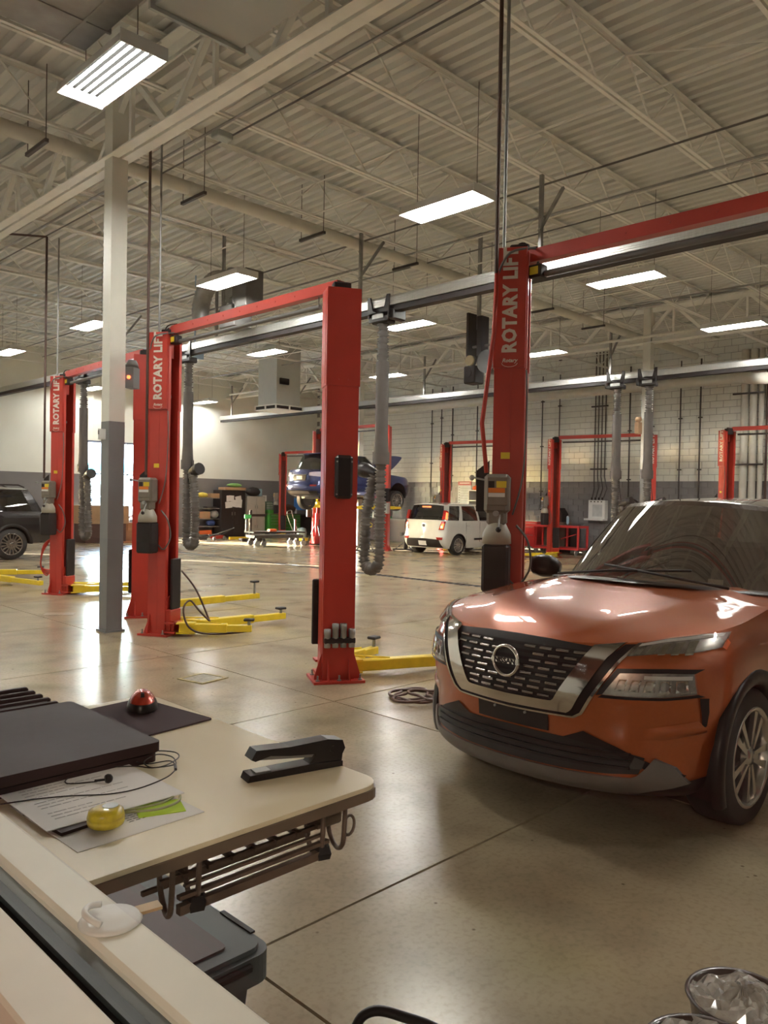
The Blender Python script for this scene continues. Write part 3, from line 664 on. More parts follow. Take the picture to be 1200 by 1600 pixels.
FX = [(3.32, 6.87, 'nearest ceiling light, top left, its tubes seen one by one'), (7.77, 6.70, 'ceiling light just above the centre of the photo, left of the hanging rods'),
      (7.90, 11.83, 'ceiling light above the beam of the centre lift'), (12.3, 6.6, 'ceiling light below the red beam on the right'), (12.5, 11.76, 'ceiling light behind the top of the central exhaust hose'),
      (16.95, 6.6, 'ceiling light cut by the right edge'), (7.95, 17.2, 'ceiling light peeking out left of the nearest column'), (12.5, 16.8, 'ceiling light left of the red centre post, under the exhaust rail'),
      (17.2, 17.0, 'small far ceiling light between the centre post and the hose'), (17.06, 11.4, 'ceiling light just right of the lettered right post'), (8.0, 22.2, 'ceiling light at the left edge of the photo'),
      (12.75, 27.3, 'tiny far ceiling light just left of the nearest column above the window'), (17.5, 27.6, 'tiny far ceiling light above the metal shelves'),
      (7.8, 1.7, 'ceiling light behind the orange car, outside the frame'), (12.4, 1.6, 'ceiling light outside the right edge'),
      (7.8, -3.3, 'ceiling light far outside the right edge'),
      (3.3, 17.0, 'ceiling light outside the left edge'), (3.3, 22.2, 'ceiling light far outside the left edge'), (3.3, 11.9, 'ceiling light just outside the left edge'), (20.9, 6.6, 'ceiling light over the right wall outside the frame')]
for f_ in FX: fixture(*f_)

# ================================================================ DUCTS, PIPES, CONDUITS
def T_(b, nm, label, cat, group=None, m=None): return tag(b.build(nm, m), label, cat, group)
b = MB(); b.box((2.5, 3.5, 5.93), (1.35, 7.1, .5), bev=.02)
for k in range(6): b.box((2.5, .6 + 1.2 * k, 5.93), (1.38, .03, .52))
for k in range(2): b.box((2.05 + .9 * k, 3.5, 5.675), (.02, 7.1, .015))
T_(b, 'air_duct', 'dull grey sheet metal air duct in the top left corner of the ceiling', 'duct', m=M_GALV)
b = MB(); b.box((3.33, 3.9, 5.48), (.78, 3.0, .36), bev=.01); b.add([(2.96, 3.9, 5.295), (3.7, 3.9, 5.295), (3.33, 3.2, 5.29)], [(0, 1, 2)])
b.box((3.33, 5.41, 5.48), (.84, .03, .42)); b.box((3.33, 4.2, 5.48), (.81, .03, .39))
T_(b, 'air_duct', 'pale smooth air duct at the top edge right of the nearest light', 'duct', m=M_GALVL)
b = MB(); b.cyl((-1.0, 10.0, 6.06), (22.9, 10.0, 6.06), .095, n=20)
for k in range(13): b.cyl((.6 + 1.8 * k, 10.0, 6.06), (.68 + 1.8 * k, 10.0, 6.06), .101, n=20)
T_(b, 'round_pipe', 'thick cream pipe running under the ceiling past the nearest column', 'pipe', m=M_PIPE)
for k in range(7):
    xk = 3.9 + 2.2 * k; b = MB(); b.box((xk, 10.0, 5.94), (.045, .62, .045)); b.cyl((xk, 9.72, 5.94), (xk, 9.72, 6.86), .006, n=6); b.cyl((xk, 10.28, 5.94), (xk, 10.28, 6.86), .006, n=6)
    T_(b, 'pipe_hanger', ('hanger of the cream ceiling pipe nearest the viewer, left of the nearest column', 'second hanger along the cream ceiling pipe, right of the nearest column', 'third hanger along the cream ceiling pipe, above the left lift beam', 'fourth hanger along the cream ceiling pipe, left of the centre post top', 'fifth hanger along the cream ceiling pipe, right of the exhaust trolley', 'sixth hanger along the cream ceiling pipe, behind the lettered right post', 'farthest hanger along the cream ceiling pipe')[k], 'hanger', 'hangers of the thick cream ceiling pipe', M_DGREY)
b = MB(); pts = [(23.55, 26.5, 5.42), (23.55, 9.3, 5.42)] + [(23.55 - .0, 9.3 - .5 * math.sin(t), 5.42 - .5 * (1 - math.cos(t))) for t in [PI / 2 * k / 6 for k in range(1, 7)]] + [(23.55, 8.8, 4.6)]
pts = [(23.55, 26.5, 5.42), (23.55, 18, 5.42), (23.55, 9.4, 5.42), (23.4, 9.0, 5.40), (23.1, 8.7, 5.34), (22.6, 8.3, 5.22), (22.0, 7.7, 5.1)]
b.tube(pts, .16, n=20)
T_(b, 'round_pipe', 'large cream pipe along the top of the right wall ending in an elbow', 'pipe', m=M_PIPE)
for k, (y, r_) in enumerate(((9.0, .11), (8.75, .10), (8.53, .07))):
    b = MB(); b.cyl((24.05, y, 0.1), (24.05, y, 6.3), r_, n=16)
    T_(b, 'wall_pipe', ('widest cream vertical pipe on the wall by the right edge', 'middle cream vertical pipe on the wall by the right edge', 'thinnest cream vertical pipe on the wall by the right edge')[k], 'pipe', m=M_PIPE)
b = MB(); b.cyl((24.0, 8.35, 0), (24.0, 8.35, 6.3), .03, n=10)
T_(b, 'wall_conduit', 'dark rusty pipe down the wall at the right edge', 'pipe', m=M_BROWN)
for k, z in enumerate((2.92, 5.0)):
    b = MB(); b.box((23.92, 8.85, z), (.05, .9, .05)); T_(b, 'pipe_strut', ('lower', 'upper')[k] + ' metal strut clamping the pipes by the right edge', 'strut', m=M_DGREY)
CW = [(21.31, 1.0, .022), (20.8, 1.2, .022), (20.23, 2.1, .026), (19.0, 2.2, .022), (16.06, 1.5, .022), (15.35, 2.9, .02), (12.68, 1.9, .026), (11.9, 2.0, .026), (10.98, .6, .022), (10.35, .6, .026)]
nmz = ('leftmost thin conduit on the right wall, beyond the white boxy car', 'second thin conduit on the right wall, left of the car lift post', 'thicker conduit just left of the lift post above the white car', 'conduit above the notice sheet on the right wall',
       'dark pipe behind the lettered right post, dropping to the wall socket', 'conduit right of the wall socket pipe', 'dark conduit just left of the hose pair', 'dark conduit just right of the hose pair', 'thin conduit on the bare wall right of the hose pair', 'thicker conduit midway between hose pair and white pipes')
for (y, z0, r_), lb in zip(CW, nmz):
    b = MB(); b.cyl((24.12, y, z0), (24.12, y, 6.2), r_, n=8)
    for q in range(3): b.box((24.13, y, z0 + .6 + q * 1.6), (.06, .12, .04))
    T_(b, 'wall_conduit', lb, 'conduit', 'conduits on the right wall', M_DGREY)
for k in range(4):
    y = 13.98 - .13 * k; b = MB(); b.tube([(24.185, y, 6.82), (24.185, y, 2.6), (24.15, 13.95 - .16 * k, 2.2), (24.05, 13.95 - .14 * k, 1.9)], .018, n=8)
    if k == 0: [b.box((24.12, 13.78, z), (.05, .62, .05)) for z in (2.86, 4.98)]
    T_(b, 'fluid_line', ('leftmost', 'second', 'third', 'rightmost')[k] + ' of the four thin fluid lines above the white dispenser cabinet', 'pipe', 'four fluid lines above the white dispenser cabinet', M_DGREY)
# electrical rods that drop from the ceiling to the lifts
def rod(x, y, z0, z1, r_, lb, m=M_BROWN, dx=0, dy=0, hook=False):
    b = MB(); b.cyl((x + dx, y + dy, z0), (x, y, z1), r_, n=8)
    if hook: b.cyl((x, y, z1), (x - .7, y + .55, z1 + .02), r_, n=8)
    T_(b, 'conduit_drop', lb, 'conduit', 'conduits dropping from the ceiling', m)
rod(4.92, 3.72, 3.45, 6.84, .016, 'dark conduit dropping beside the lettered right lift post')
b = MB(); b.tube([(4.93, 3.72, 3.47), (4.93, 3.74, 3.0), (4.87, 3.79, 2.3), (4.90, 3.76, 1.92)], .017, n=8)
T_(b, 'flexible_conduit', 'red flexible conduit feeding the grey power unit on the right lift post', 'conduit', m=M_RED)
rod(5.12, 3.80, 3.7, 6.84, .014, 'silver conduit dropping onto the right lift post', M_GALV)
rod(4.80, 8.85, 1.95, 6.15, .017, 'dark conduit dropping in front of the left lettered lift post')
rod(4.95, 8.85, 3.7, 6.15, .013, 'silver conduit dropping onto the left lettered lift post', M_GALV)
rod(5.45, 13.5, 1.95, 6.0, .019, 'dark hooked conduit dropping to the lift post by the black SUV', hook=True)
rod(5.62, 13.42, 3.7, 6.0, .014, 'silver conduit dropping onto the leftmost lettered lift post', M_GALV)
for k, (x, dz, r_, lb) in enumerate(((5.35, 6.13, .018, 'first ceiling conduit, just past the nearest column'), (5.55, 6.1, .012, 'second ceiling conduit, just past the nearest column'),
        (10.4, 6.1, .018, 'ceiling conduit crossing above the right lift beam'), (11.0, 6.1, .012, 'thinner ceiling conduit above the right lift beam'), (16.3, 6.1, .018, 'far ceiling conduit behind the second girder line'), (9.4, 6.12, .014, 'ceiling conduit over the near exhaust rail'))):
    b = MB(); b.cyl((x, -5, dz), (x, 26, dz), r_, n=6)
    T_(b, 'ceiling_conduit', lb, 'conduit', 'conduits along the ceiling', M_GREYP if k % 2 else M_GALV)
b = MB(); b.box((5.45, 8.3, 6.08), (.22, .16, .08), bev=.01); T_(b, 'junction_box', 'small silver junction box on the ceiling conduits', 'junction box', m=M_GALVL)
# supply diffuser box hanging in the back
hv = tag(empty('air_diffuser', (16.6, 21.6, 4.62)), 'white square air diffuser box hanging from the ceiling at the back', 'air diffuser')
one('duct_box', mat('pale_duct_paint', (0.52, 0.53, 0.50), .5, var=.03), lambda b: b.box((0, 0, 1.2), (1.0, 1.0, 2.1)), hv)
one('grille_frame', M_STEEL, lambda b: (b.box((0, 0, .02), (1.16, 1.16, .03)), b.box((0, 0, .16), (1.16, 1.16, .03)), [b.box((sx * .57, sy * .57, .09), (.04, .04, .16)) for sx in (-1, 0, 1) for sy in (-1, 1) ], [b.box((sx * .57, 0, .09), (.04, .04, .16)) for sx in (-1, 1)]), hv)
one('louvre', M_BLK, lambda b: b.box((0, 0, .09), (1.1, 1.1, .10)), hv)
one('thermostat', M_BLK, lambda b: b.box((-.20, -.53, .95), (.36, .06, .2)), hv)
# flexible duct + heater unit behind the centre lift beam
b = MB(); pts = smoothpts([(8.6, 13.75, 5.1), (8.6, 13.77, 5.42), (8.6, 13.6, 5.75), (8.62, 13.3, 5.9), (8.64, 13.0, 5.86), (8.66, 12.85, 5.85), (8.66, 12.7, 5.9)], 8)
s_ = [.165 + .01 * (i % 2) for i in range(len(pts))]
b.tube(pts, .17, n=18, radii=s_); T_(b, 'flexible_duct', 'bent silver flexible duct behind the beam of the centre lift', 'duct', m=M_GALV)
hu = tag(empty('fan_unit', (8.8, 12.75, 5.22)), 'dark fan box with round blower behind the beam of the centre lift', 'fan unit')
one('casing', M_GREYP, lambda b: (b.box((0, -.28, .38), (.4, .45, .7), bev=.01), b.box((0, .1, -.08), (.4, .5, .42), bev=.01)), hu)
one('blower', M_GALV, lambda b: (b.cyl((-.1, .12, .42), (.2, .12, .42), .24, n=24), b.cyl((-.14, .12, .42), (-.1, .12, .42), .15, n=24)), hu)
one('support_rod', M_GALV, lambda b: [b.cyl((-.12, .32, -.3), (-.12, .32, 1.64), .02, n=8), b.cyl((-.12, .38, -.3), (-.12, .38, 1.64), .02, n=8)], hu)
b = MB(); b.prism([(0, 0), (.32, .0), (.22, .28), (.08, .28)], 0, .3); b.cyl((.15, .12, .2), (.15, .12, 1.95), .02); T_(b, 'duct_hood', 'small pale blue duct hood glimpsed behind the lettered left post', 'duct', m=mat('pale_blue_paint', (.32, .45, .62), .4)); bpy.data.objects['duct_hood'].location = (9.9, 16.2, 4.9)
# motor reel left of the right post
mr = tag(empty('hose_reel', (12.2, 9.62, 4.15)), 'grey motorised reel unit hanging left of the lettered right post', 'hose reel')
one('frame', M_DGREY, lambda b: (b.box((0, .16, .75), (.3, .05, .9)), b.box((0, -.1, .72), (.22, .12, .78)), b.box((0, .1, .0), (.3, .28, .34), bev=.02), b.cyl((-.16, .1, .02), (-.17, .1, .02), .07, M_BLK)), mr)
one('reel_drum', M_DGREY, lambda b: (b.cyl((-.12, -.28, .22), (.12, -.28, .22), .22, n=24), b.cyl((-.16, .05, .25), (-.12, .05, .25), .11, n=20)), mr)
one('wheel', mat('pulley_tan', (.35, .27, .14), .5), lambda b: b.cyl((-.2, .06, .26), (-.16, .06, .26), .1, n=20), mr)
one('hanger_frame', M_GALV, lambda b: (b.box((0, .0, 1.86), (.06, .06, 1.98)), b.box((0, -.3, .55), (.04, .9, .04))), mr)
# utility truss beam with braces under the second rail
b = MB(); b.cyl((17.6, 4, 5.65), (17.6, 26, 5.65), .035, n=8); T_(b, 'cross_pipe', 'pale horizontal pipe under the ceiling above the far exhaust rail', 'pipe', m=M_PIPE)
# ================================================================ CARS
def lerp_tab(tab, x):
    if x <= tab[0][0]: return tab[0][1]
    for (a, va), (b, vb) in zip(tab, tab[1:]):
        if x <= b:
            t = (x - a) / (b - a); return va + (vb - va) * t
    return tab[-1][1]
def smooth_tab(tab, x):
    """cubic through a table"""
    if x <= tab[0][0]: return tab[0][1]
    if x >= tab[-1][0]: return tab[-1][1]
    for i in range(len(tab) - 1):
        if x <= tab[i + 1][0]:
            (a, va), (b, vb) = tab[i], tab[i + 1]; h = b - a; t = (x - a) / h
            ma = (tab[i + 1][1] - tab[i - 1][1]) / (tab[i + 1][0] - tab[i - 1][0]) if i > 0 else (vb - va) / h
            mb_ = (tab[i + 2][1] - tab[i][1]) / (tab[i + 2][0] - tab[i][0]) if i + 2 < len(tab) else (vb - va) / h
            t2, t3 = t * t, t ** 3
            return (2 * t3 - 3 * t2 + 1) * va + (t3 - 2 * t2 + t) * h * ma + (-2 * t3 + 3 * t2) * vb + (t3 - t2) * h * mb_
ROGUE = dict(L=4.65, nose=[(.20, .22), (.27, .07), (.33, .02), (.45, .035), (.60, .03), (.74, .0), (.86, .015), (.95, .05), (1.0, .09), (1.06, .16)],
    tail=[(.2, .2), (.4, .03), (.6, 0), (.9, .05), (1.1, .15)], halfw=[(.20, .83), (.30, .88), (.50, .915), (.75, .925), (.92, .918), (1.02, .90), (1.15, .86)],
    cf=.78, nf=2.35, cr=.5, nr=3.0, zb=.22, top=[(0, .985), (.12, 1.005), (.25, 1.03), (.6, 1.07), (1.0, 1.10), (1.5, 1.13), (2.6, 1.14), (4.65, 1.15)],
    crown=.07, axles=(.93, 3.63), R=.36, TW=.235, cowl=1.62,
    belt=[(1.32, 0), (1.72, .735), (1.86, .80), (2.62, .835), (2.72, .835), (3.52, .82), (3.62, .815), (4.15, .77), (4.35, .68), (4.48, 0)],
    roof=[(2.02, 0), (2.22, .52), (2.34, .585), (2.72, .615), (2.80, .615), (3.45, .60), (3.55, .60), (3.95, .57), (4.02, .50), (4.08, 0)], zroof=1.68, zbelt=1.13, rcrown=.055)
def nose_pt(S, y, z, off=0.0):
    """point of the front shell at lateral |y| and height z (y may be signed)"""
    ay = abs(y); w_ = smooth_tab(S['halfw'], z); x0 = smooth_tab(S['nose'], z); n = S['nf']
    s = min(1.0, (ay / w_)) ** (n / 2); c = math.sqrt(max(0.0, 1 - s * s))
    x = x0 + S['cf'] * (1 - c ** (2 / n))
    return (x, y, z)
def nose_nrm(S, y, z):
    e = .004; p = nose_pt(S, y, z)
    yy = y + e if abs(y + e) < abs(y) or y == 0 else y - e
    a = nose_pt(S, yy, z); b = nose_pt(S, y, z + e)
    u = Vector((a[0] - p[0], a[1] - p[1], a[2] - p[2])); v = Vector((b[0] - p[0], b[1] - p[1], b[2] - p[2]))
    n = u.cross(v).normalized()
    return -n if n.x > 0 and abs(n.x) > 1e-3 else (n if n.x < 0 else n)
def shell_xy(S, k, z):
    """k: ('f',t) front quadrant, ('s',x) side, ('r',t) rear quadrant"""
    w_ = smooth_tab(S['halfw'], z)
    if k[0] == 'f':
        t = k[1] * PI / 2; n = S['nf']; return smooth_tab(S['nose'], z) + S['cf'] * (1 - math.cos(t) ** (2 / n)), w_ * math.sin(t) ** (2 / n)
    if k[0] == 's': return k[1] + (smooth_tab(S['nose'], z) * max(0, 1 - (k[1] - S['cf']) / .5)), w_
    t = k[1] * PI / 2; n = S['nr']; return S['L'] - smooth_tab(S['tail'], z) - S['cr'] * (1 - math.sin(t) ** (2 / n)), w_ * (math.cos(t) ** (2 / n) if k[1] < 1 else 0)
# ---- geometry
def ribbon(S, A, B, off, n=24, rows=4, thick=.0, mirror=False, skin=nose_pt):
    """patch on the nose between two (y,z) polylines, lifted by off"""
    def res(P, n):
        P = [Vector((p[0], p[1], 0)) for p in P]; L = [0]
        for a, b in zip(P, P[1:]): L.append(L[-1] + (b - a).length)
        out = []
        for i in range(n + 1):
            s = L[-1] * i / n; k = 0
            while k < len(L) - 2 and L[k + 1] < s: k += 1
            t = (s - L[k]) / max(1e-9, L[k + 1] - L[k]); out.append(P[k].lerp(P[k + 1], t))
        return out
    a = res(A, n); b = res(B, n); g = []
    for j in range(rows + 1):
        r = []
        for i in range(n + 1):
            q = a[i].lerp(b[i], j / rows); sg = -1 if mirror else 1
            p = Vector(skin(S, q.x, q.y)); nn = nose_nrm(S, q.x, q.y); o = off if not callable(off) else off(i / n, j / rows)
            p = p + nn * o; r.append(Vector((p.x, sg * p.y, p.z)))
        g.append(r)
    mb = MB(); mb.grid(g)
    if thick:
        g2 = [[p + Vector((thick, 0, 0)) for p in r] for r in (g[0], g[-1])]
        mb.grid([g[0], g2[0]]); mb.grid([g[-1], g2[1]])
        c0 = [r[0] for r in g]; c1 = [r[-1] for r in g]
        mb.grid([c0, [p + Vector((thick, 0, 0)) for p in c0]]); mb.grid([c1, [p + Vector((thick, 0, 0)) for p in c1]])
    return mb
def wheel(root, x, y, side, R, TW, spokes=5, rim=M_RIM, rr=.66, dark=False, name='wheel', turn=0.0, z=None, steer=0.0):
    w_ = empty(name, (x, y, R if z is None else z), parent=root)
    w_.rotation_euler.z = steer
    s = side; h = TW / 2
    prof = [(R * rr, -h), (R * .93, -h), (R * .985, -h * .8), (R, -h * .5), (R, h * .5), (R * .985, h * .8), (R * .93, h), (R * rr, h)]
    b = MB(); b.lathe(prof, axis='Y', n=48)
    for k in range(3): b.lathe([(R * 1.001, -h * .45 + k * h * .42), (R * 1.004, -h * .42 + k * h * .42), (R * 1.001, -h * .39 + k * h * .42)], axis='Y', n=48)
    b.build('tyre', M_TYRE, w_)
    ro = R * rr
    b = MB(); b.lathe([(ro * .98, -h), (ro * .93, -h * .5), (ro * .92, h * .9)], axis='Y', n=40); b.lathe([(ro + .012, s * h * 1.0), (ro + .004, s * (h + .006)), (ro - .012, s * (h - .002)), (ro - .02, s * h * .6)], axis='Y', n=40)
    b.build('rim', rim, w_)
    one('brake_disc', M_DGREY, lambda b: (b.cyl((0, -.01, 0), (0, .012, 0), ro * .62, n=28), b.cyl((0, -h * .9, 0), (0, -h * .85, 0), ro * .95, n=28) if s > 0 else b.cyl((0, h * .85, 0), (0, h * .9, 0), ro * .95, n=28)), w_)
    for k in range(spokes):
        t = 2 * PI * k / spokes + turn; b = MB(); T = Matrix.Rotation(t, 4, 'Y')
        for q in (-1, 1):
            yo = s * h * .82; 
            P = [(q * .012, .05), (q * .028, .05), (q * .075, ro * .97), (q * .028, ro * .97)]
            b.prism(P, yo - .012, yo + .012, axis='Y', T=T)
        b.box((0, s * h * .78, ro * .28), (.045, .02, ro * .45), T=T)
        b.build('spoke', rim, w_)
    one('hub_cap', rim, lambda b: b.lathe([(0, s * h * .95), (.028, s * h * .94), (.05, s * h * .84), (.075, s * h * .7)], axis='Y', n=20), w_)
    return w_
def shell(S, root, m, nF=16, nR=10, nz=18, wells=True, arch=True, name='body_shell', zcut=None):
    cols = [('f', i / nF) for i in range(nF)]
    xs0, xs1 = S['cf'], S['L'] - S['cr']; n = int((xs1 - xs0) / .07)
    cols += [('s', xs0 + (xs1 - xs0) * i / n) for i in range(n)] + [('r', i / nR) for i in range(nR + 1)]
    V = []; 
    for c in cols:
        xr, _ = shell_xy(S, c, .7); zt = smooth_tab(S['top'], xr); col = []
        for j in range(nz + 1):
            v = j / nz; z = S['zb'] + v * (zt - S['zb']); x, y = shell_xy(S, c, z)
            q = max(0, (v - .9) / .1); y *= 1 - .012 * q * q
            col.append([x, y, z])
        V.append(col)
    Rw = S['R'] + .055; ax = S['axles'] if wells else ()
    def near(p):
        for a in ax:
            d = math.hypot(p[0] - a, p[2] - S['R'])
            if d < Rw and p[1] > S.get('welly', .55): return a, d
        return None
    inside = [[near(p) is not None for p in c] for c in V]
    faces = []; snap = set()
    for i in range(len(V) - 1):
        for j in range(nz):
            q = [(i, j), (i + 1, j), (i + 1, j + 1), (i, j + 1)]; k = sum(inside[a][b] for a, b in q)
            if k == 4: continue
            if k >= 1:
                for a, b in q:
                    if inside[a][b]: snap.add((a, b))
            faces.append(q)
    for (i, j) in snap:
        p = V[i][j]; a, d = near(p)
        if d < 1e-3: continue
        f = Rw / d; p[0] = a + (p[0] - a) * f; p[2] = max(S['zb'], S['R'] + (p[2] - S['R']) * f)
    mb = MB(); H = nz + 1
    for s in (1, -1):
        vs = [(p[0], s * p[1], p[2]) for c in V for p in c]
        mb.add(vs, [tuple(a * H + b for a, b in q) for q in faces], None, True)
    bm = bmesh.new(); me = bpy.data.meshes.new(name); me.from_pydata(mb.v, [], mb.f); bm.from_mesh(me)
    bmesh.ops.remove_doubles(bm, verts=bm.verts, dist=.0008); bmesh.ops.recalc_face_normals(bm, faces=bm.faces)
    for f in bm.faces: f.smooth = True
    bm.to_mesh(me); bm.free(); me.materials.append(m)
    o = bpy.data.objects.new(name, me); COL.objects.link(o); o.parent = root
    for k, a in enumerate(ax):
        b = MB()
        for s in (-1, 1):
            w_ = smooth_tab(S['halfw'], .6)
            prof = []
            for q in range(25):
                t = math.radians(-22 + 224 * q / 24); 
                ca, sa = math.cos(t), math.sin(t)
                prof.append([(a + ca * (Rw + rr), s * (w_ + yy), max(S['zb'] - .02, S['R'] + sa * (Rw + rr))) for rr, yy in ((-.025, -.20), (-.022, .004), (.0, .016), (.05, .014), (.062, -.006), (.064, -.03))])
            b.grid(prof)
        if arch: b.build('arch_cladding', S.get('cladm', M_BLK), root)
        b = MB()
        for s in (-1, 1):
            arc = [(a + (Rw + .02) * math.cos(t), max(S['zb'], S['R'] + (Rw + .02) * math.sin(t))) for t in [math.radians(-20 + 220 * q / 20) for q in range(21)]]
            b.grid([[(p, s * yy, q) for p, q in arc] for yy in (.30, smooth_tab(S['halfw'], .6) - .03)])
            b.prism(arc, s * .30, s * .31, axis='Y')
        b.build('wheel_well', M_BLKG, root)
    # floor pan
    one('underbody', M_BLKG, lambda b: b.box((S['L'] / 2, 0, S['zb'] + .03), (S['L'] - .9, .9, .06)), root)
    return o
def hood_panel(S, root, m, name='hood', xmax=None, lift=0.0):
    xmax = xmax or S['cowl']; nF = 22; L = []
    for i in range(1, nF + 1):
        x, y = shell_xy(S, ('f', (i / nF) ** 1.0), .7)
        zt = smooth_tab(S['top'], x); X, Y = shell_xy(S, ('f', i / nF), zt); L.append((X, Y * .988, zt))
    xx = S['cf'] + .06
    while xx < xmax + 1e-6:
        zt = smooth_tab(S['top'], xx); X, Y = shell_xy(S, ('s', xx), zt); L.append((X, Y * .988, zt)); xx += .06
    x0 = smooth_tab(S['nose'], smooth_tab(S['top'], 0))
    rows = []; M_ = 28
    for (X, Y, Z) in L:
        r = []; u = min(1, max(0, (X - x0) / .55)); cr = S['crown'] * (1 - (1 - u) ** 2.2)
        for j in range(M_ + 1):
            v = -1 + 2 * j / M_; y = Y * v; av = abs(v)
            z = Z + cr * (1 - av ** 2.6)
            # character creases running back from the grille corners
            cl = S.get('crease', .014); c0 = .50 + .16 * min(1, X / 1.5)
            z += cl * u * max(0, 1 - ((av - c0) / .12) ** 2) * (1 if av > c0 else 1)
            r.append((X, y, z))
        rows.append(r)
    mb = MB(); nose = (x0, 0, smooth_tab(S['top'], 0))
    mb.grid(rows); o = len(mb.v); mb.v.append(nose)
    for j in range(M_): mb.f.append((j, j + 1, o)); mb.m.append(0); mb.sm.append(True)
    return mb.build(name, m, root), L
def greenhouse(S, root, m, gm, wsm=None, pane_names=('windscreen', 'side_window', 'side_window', 'quarter_window', 'rear_window'), nh=8, roofm=None, pillarm=None):
    B, R_ = S['belt'], S['roof']; zb_, zr = S['zbelt'], S['zroof']
    def bow(tab, i, t, zc=0):
        a, b = tab[i], tab[i + 1]
        if i == 0:  # windscreen curve
            y = b[1] * t; x = a[0] + (b[0] - a[0]) * (t ** 2.2); return x, y
        if i == len(tab) - 2:
            y = a[1] * (1 - t); x = b[0] + (a[0] - b[0]) * ((1 - t) ** 2.2); return x, y
        return a[0] + (b[0] - a[0]) * t, a[1] + (b[1] - a[1]) * t
    def pt(i, t, h):
        bx, by = bow(B, i, t); rx, ry = bow(R_, i, t)
        bul = S.get('bulge', .02) * 4 * h * (1 - h)
        fb = -1 if i == 0 else (1 if i == len(B) - 2 else 0)
        rise = S['rcrown'] * (1 - (ry / max(1e-6, R_[3][1])) ** 2)
        zz = zb_ + (S.get('beltr', 0) * (bx - B[0][0])) 
        return (bx + (rx - bx) * h + fb * bul, by + (ry - by) * h + (bul if fb == 0 else 0), zz + (zr + rise * .9 - zz) * h)
    kinds = ['pane', 'pillar', 'pane', 'pillar', 'pane', 'pillar', 'pane', 'pillar', 'pane']
    names = dict(zip([0, 2, 4, 6, 8], pane_names)); NI = {0: 10, 8: 8}
    h0, h1 = .03, .95
    fr = MB()
    for s in (1, -1):
        for i, k in enumerate(kinds):
            n = NI.get(i, 4)
            def P(t, h):
                p = pt(i, t, h); return (p[0], s * p[1], p[2])
            if k == 'pillar': fr.grid([[P(t / n, h / nh) for h in range(nh + 1)] for t in range(n + 1)])
            else:
                fr.grid([[P(t / n, h) for h in (0, h0)] for t in range(n + 1)]); fr.grid([[P(t / n, h) for h in (h1, 1.0)] for t in range(n + 1)])
                if s == 1 or i not in (0, 8):
                    mb = MB()
                    if i in (0, 8):
                        mb.grid([[(lambda p: (p[0], q * p[1], p[2]))(pt(i, abs(t), h0 + (h1 - h0) * h / nh)) for h in range(nh + 1)] for (t, q) in ([(t / n, -1) for t in range(n, 0, -1)] + [(t / n, 1) for t in range(0, n + 1)] if i == 0 else [(t / n, 1) for t in range(0, n + 1)] + [(t / n, -1) for t in range(n - 1, -1, -1)])])
                        mb.build(names[i], (wsm or gm) if i == 0 else gm, root)
                    else:
                        mb.grid([[P(t / n, h0 + (h1 - h0) * h / nh) for h in range(nh + 1)] for t in range(n + 1)]); mb.build(names[i], gm, root)
    fr.build('pillars', pillarm or m, root)
    # roof
    rows = []
    for s_ in range(0, 25):
        f_ = s_ / 24
        x = R_[0][0] + (R_[-1][0] - R_[0][0]) * f_
        # half width of roof outline at x
        hw = 0
        pts = [(R_[0][0] + (R_[1][0] - R_[0][0]) * ((q / 10) ** 2.2), R_[1][1] * q / 10) for q in range(11)] + list(R_[2:8]) + [(R_[9][0] + (R_[8][0] - R_[9][0]) * ((1 - q / 10) ** 2.2), R_[8][1] * (1 - q / 10)) for q in range(11)]
        hw = lerp_tab([(p[0] + 1e-6 * k, p[1]) for k, p in enumerate(pts)], x)
        r = []
        for j in range(17):
            v = -1 + j / 8; y = hw * v; z = zr + S['rcrown'] * (1 - (y / R_[3][1]) ** 2) * (.9 + .1 * math.sin(PI * f_)) + S.get('rarch', .03) * math.sin(PI * min(1, f_ * 1.0)) * (1 - abs(v) ** 4)
            r.append((x, y, z))
        rows.append(r)
    mb = MB(); mb.grid(rows); mb.build('roof', roofm or m, root)
def interior(S, root, m, seat=M_BLK, rhd=False):
    zb_ = S['zbelt']; B = S['belt']
    one('dashboard', M_BLKG, lambda b: (b.box((B[0][0] + .55, 0, zb_ - .06), (.55, 1.35, .12), bev=.04), b.box((B[0][0] + .85, 0, zb_ - .25), (.3, 1.4, .4), bev=.05)), root)
    for y in (-.38, .38):
        one('front_seat', seat, lambda b: (b.box((B[0][0] + 1.55, y, zb_ - .4), (.5, .5, .16), bev=.05), b.box((B[0][0] + 1.82, y, zb_ - .02), (.16, .48, .66), ry=.2, bev=.06), b.box((B[0][0] + 1.9, y, zb_ + .38), (.11, .26, .18), bev=.04)), root)
    one('rear_seat', seat, lambda b: (b.box((B[0][0] + 2.55, 0, zb_ - .05), (.16, 1.3, .6), ry=.2, bev=.06), b.box((B[0][0] + 1.7, 0, zb_ - .62), (2.6, 1.5, .1))), root)
    one('steering_wheel', M_BLK, lambda b: (b.tube([Vector((B[0][0] + 1.0, .38, zb_ - .02)) + Vector((-.3 * .18 * math.sin(t), .18 * math.cos(t), .18 * math.sin(t))) for t in [2 * PI * k / 24 for k in range(24)]], .015, closed=True), b.box((B[0][0] + .98, .38, zb_ - .02), (.05, .1, .1), bev=.02)), root)
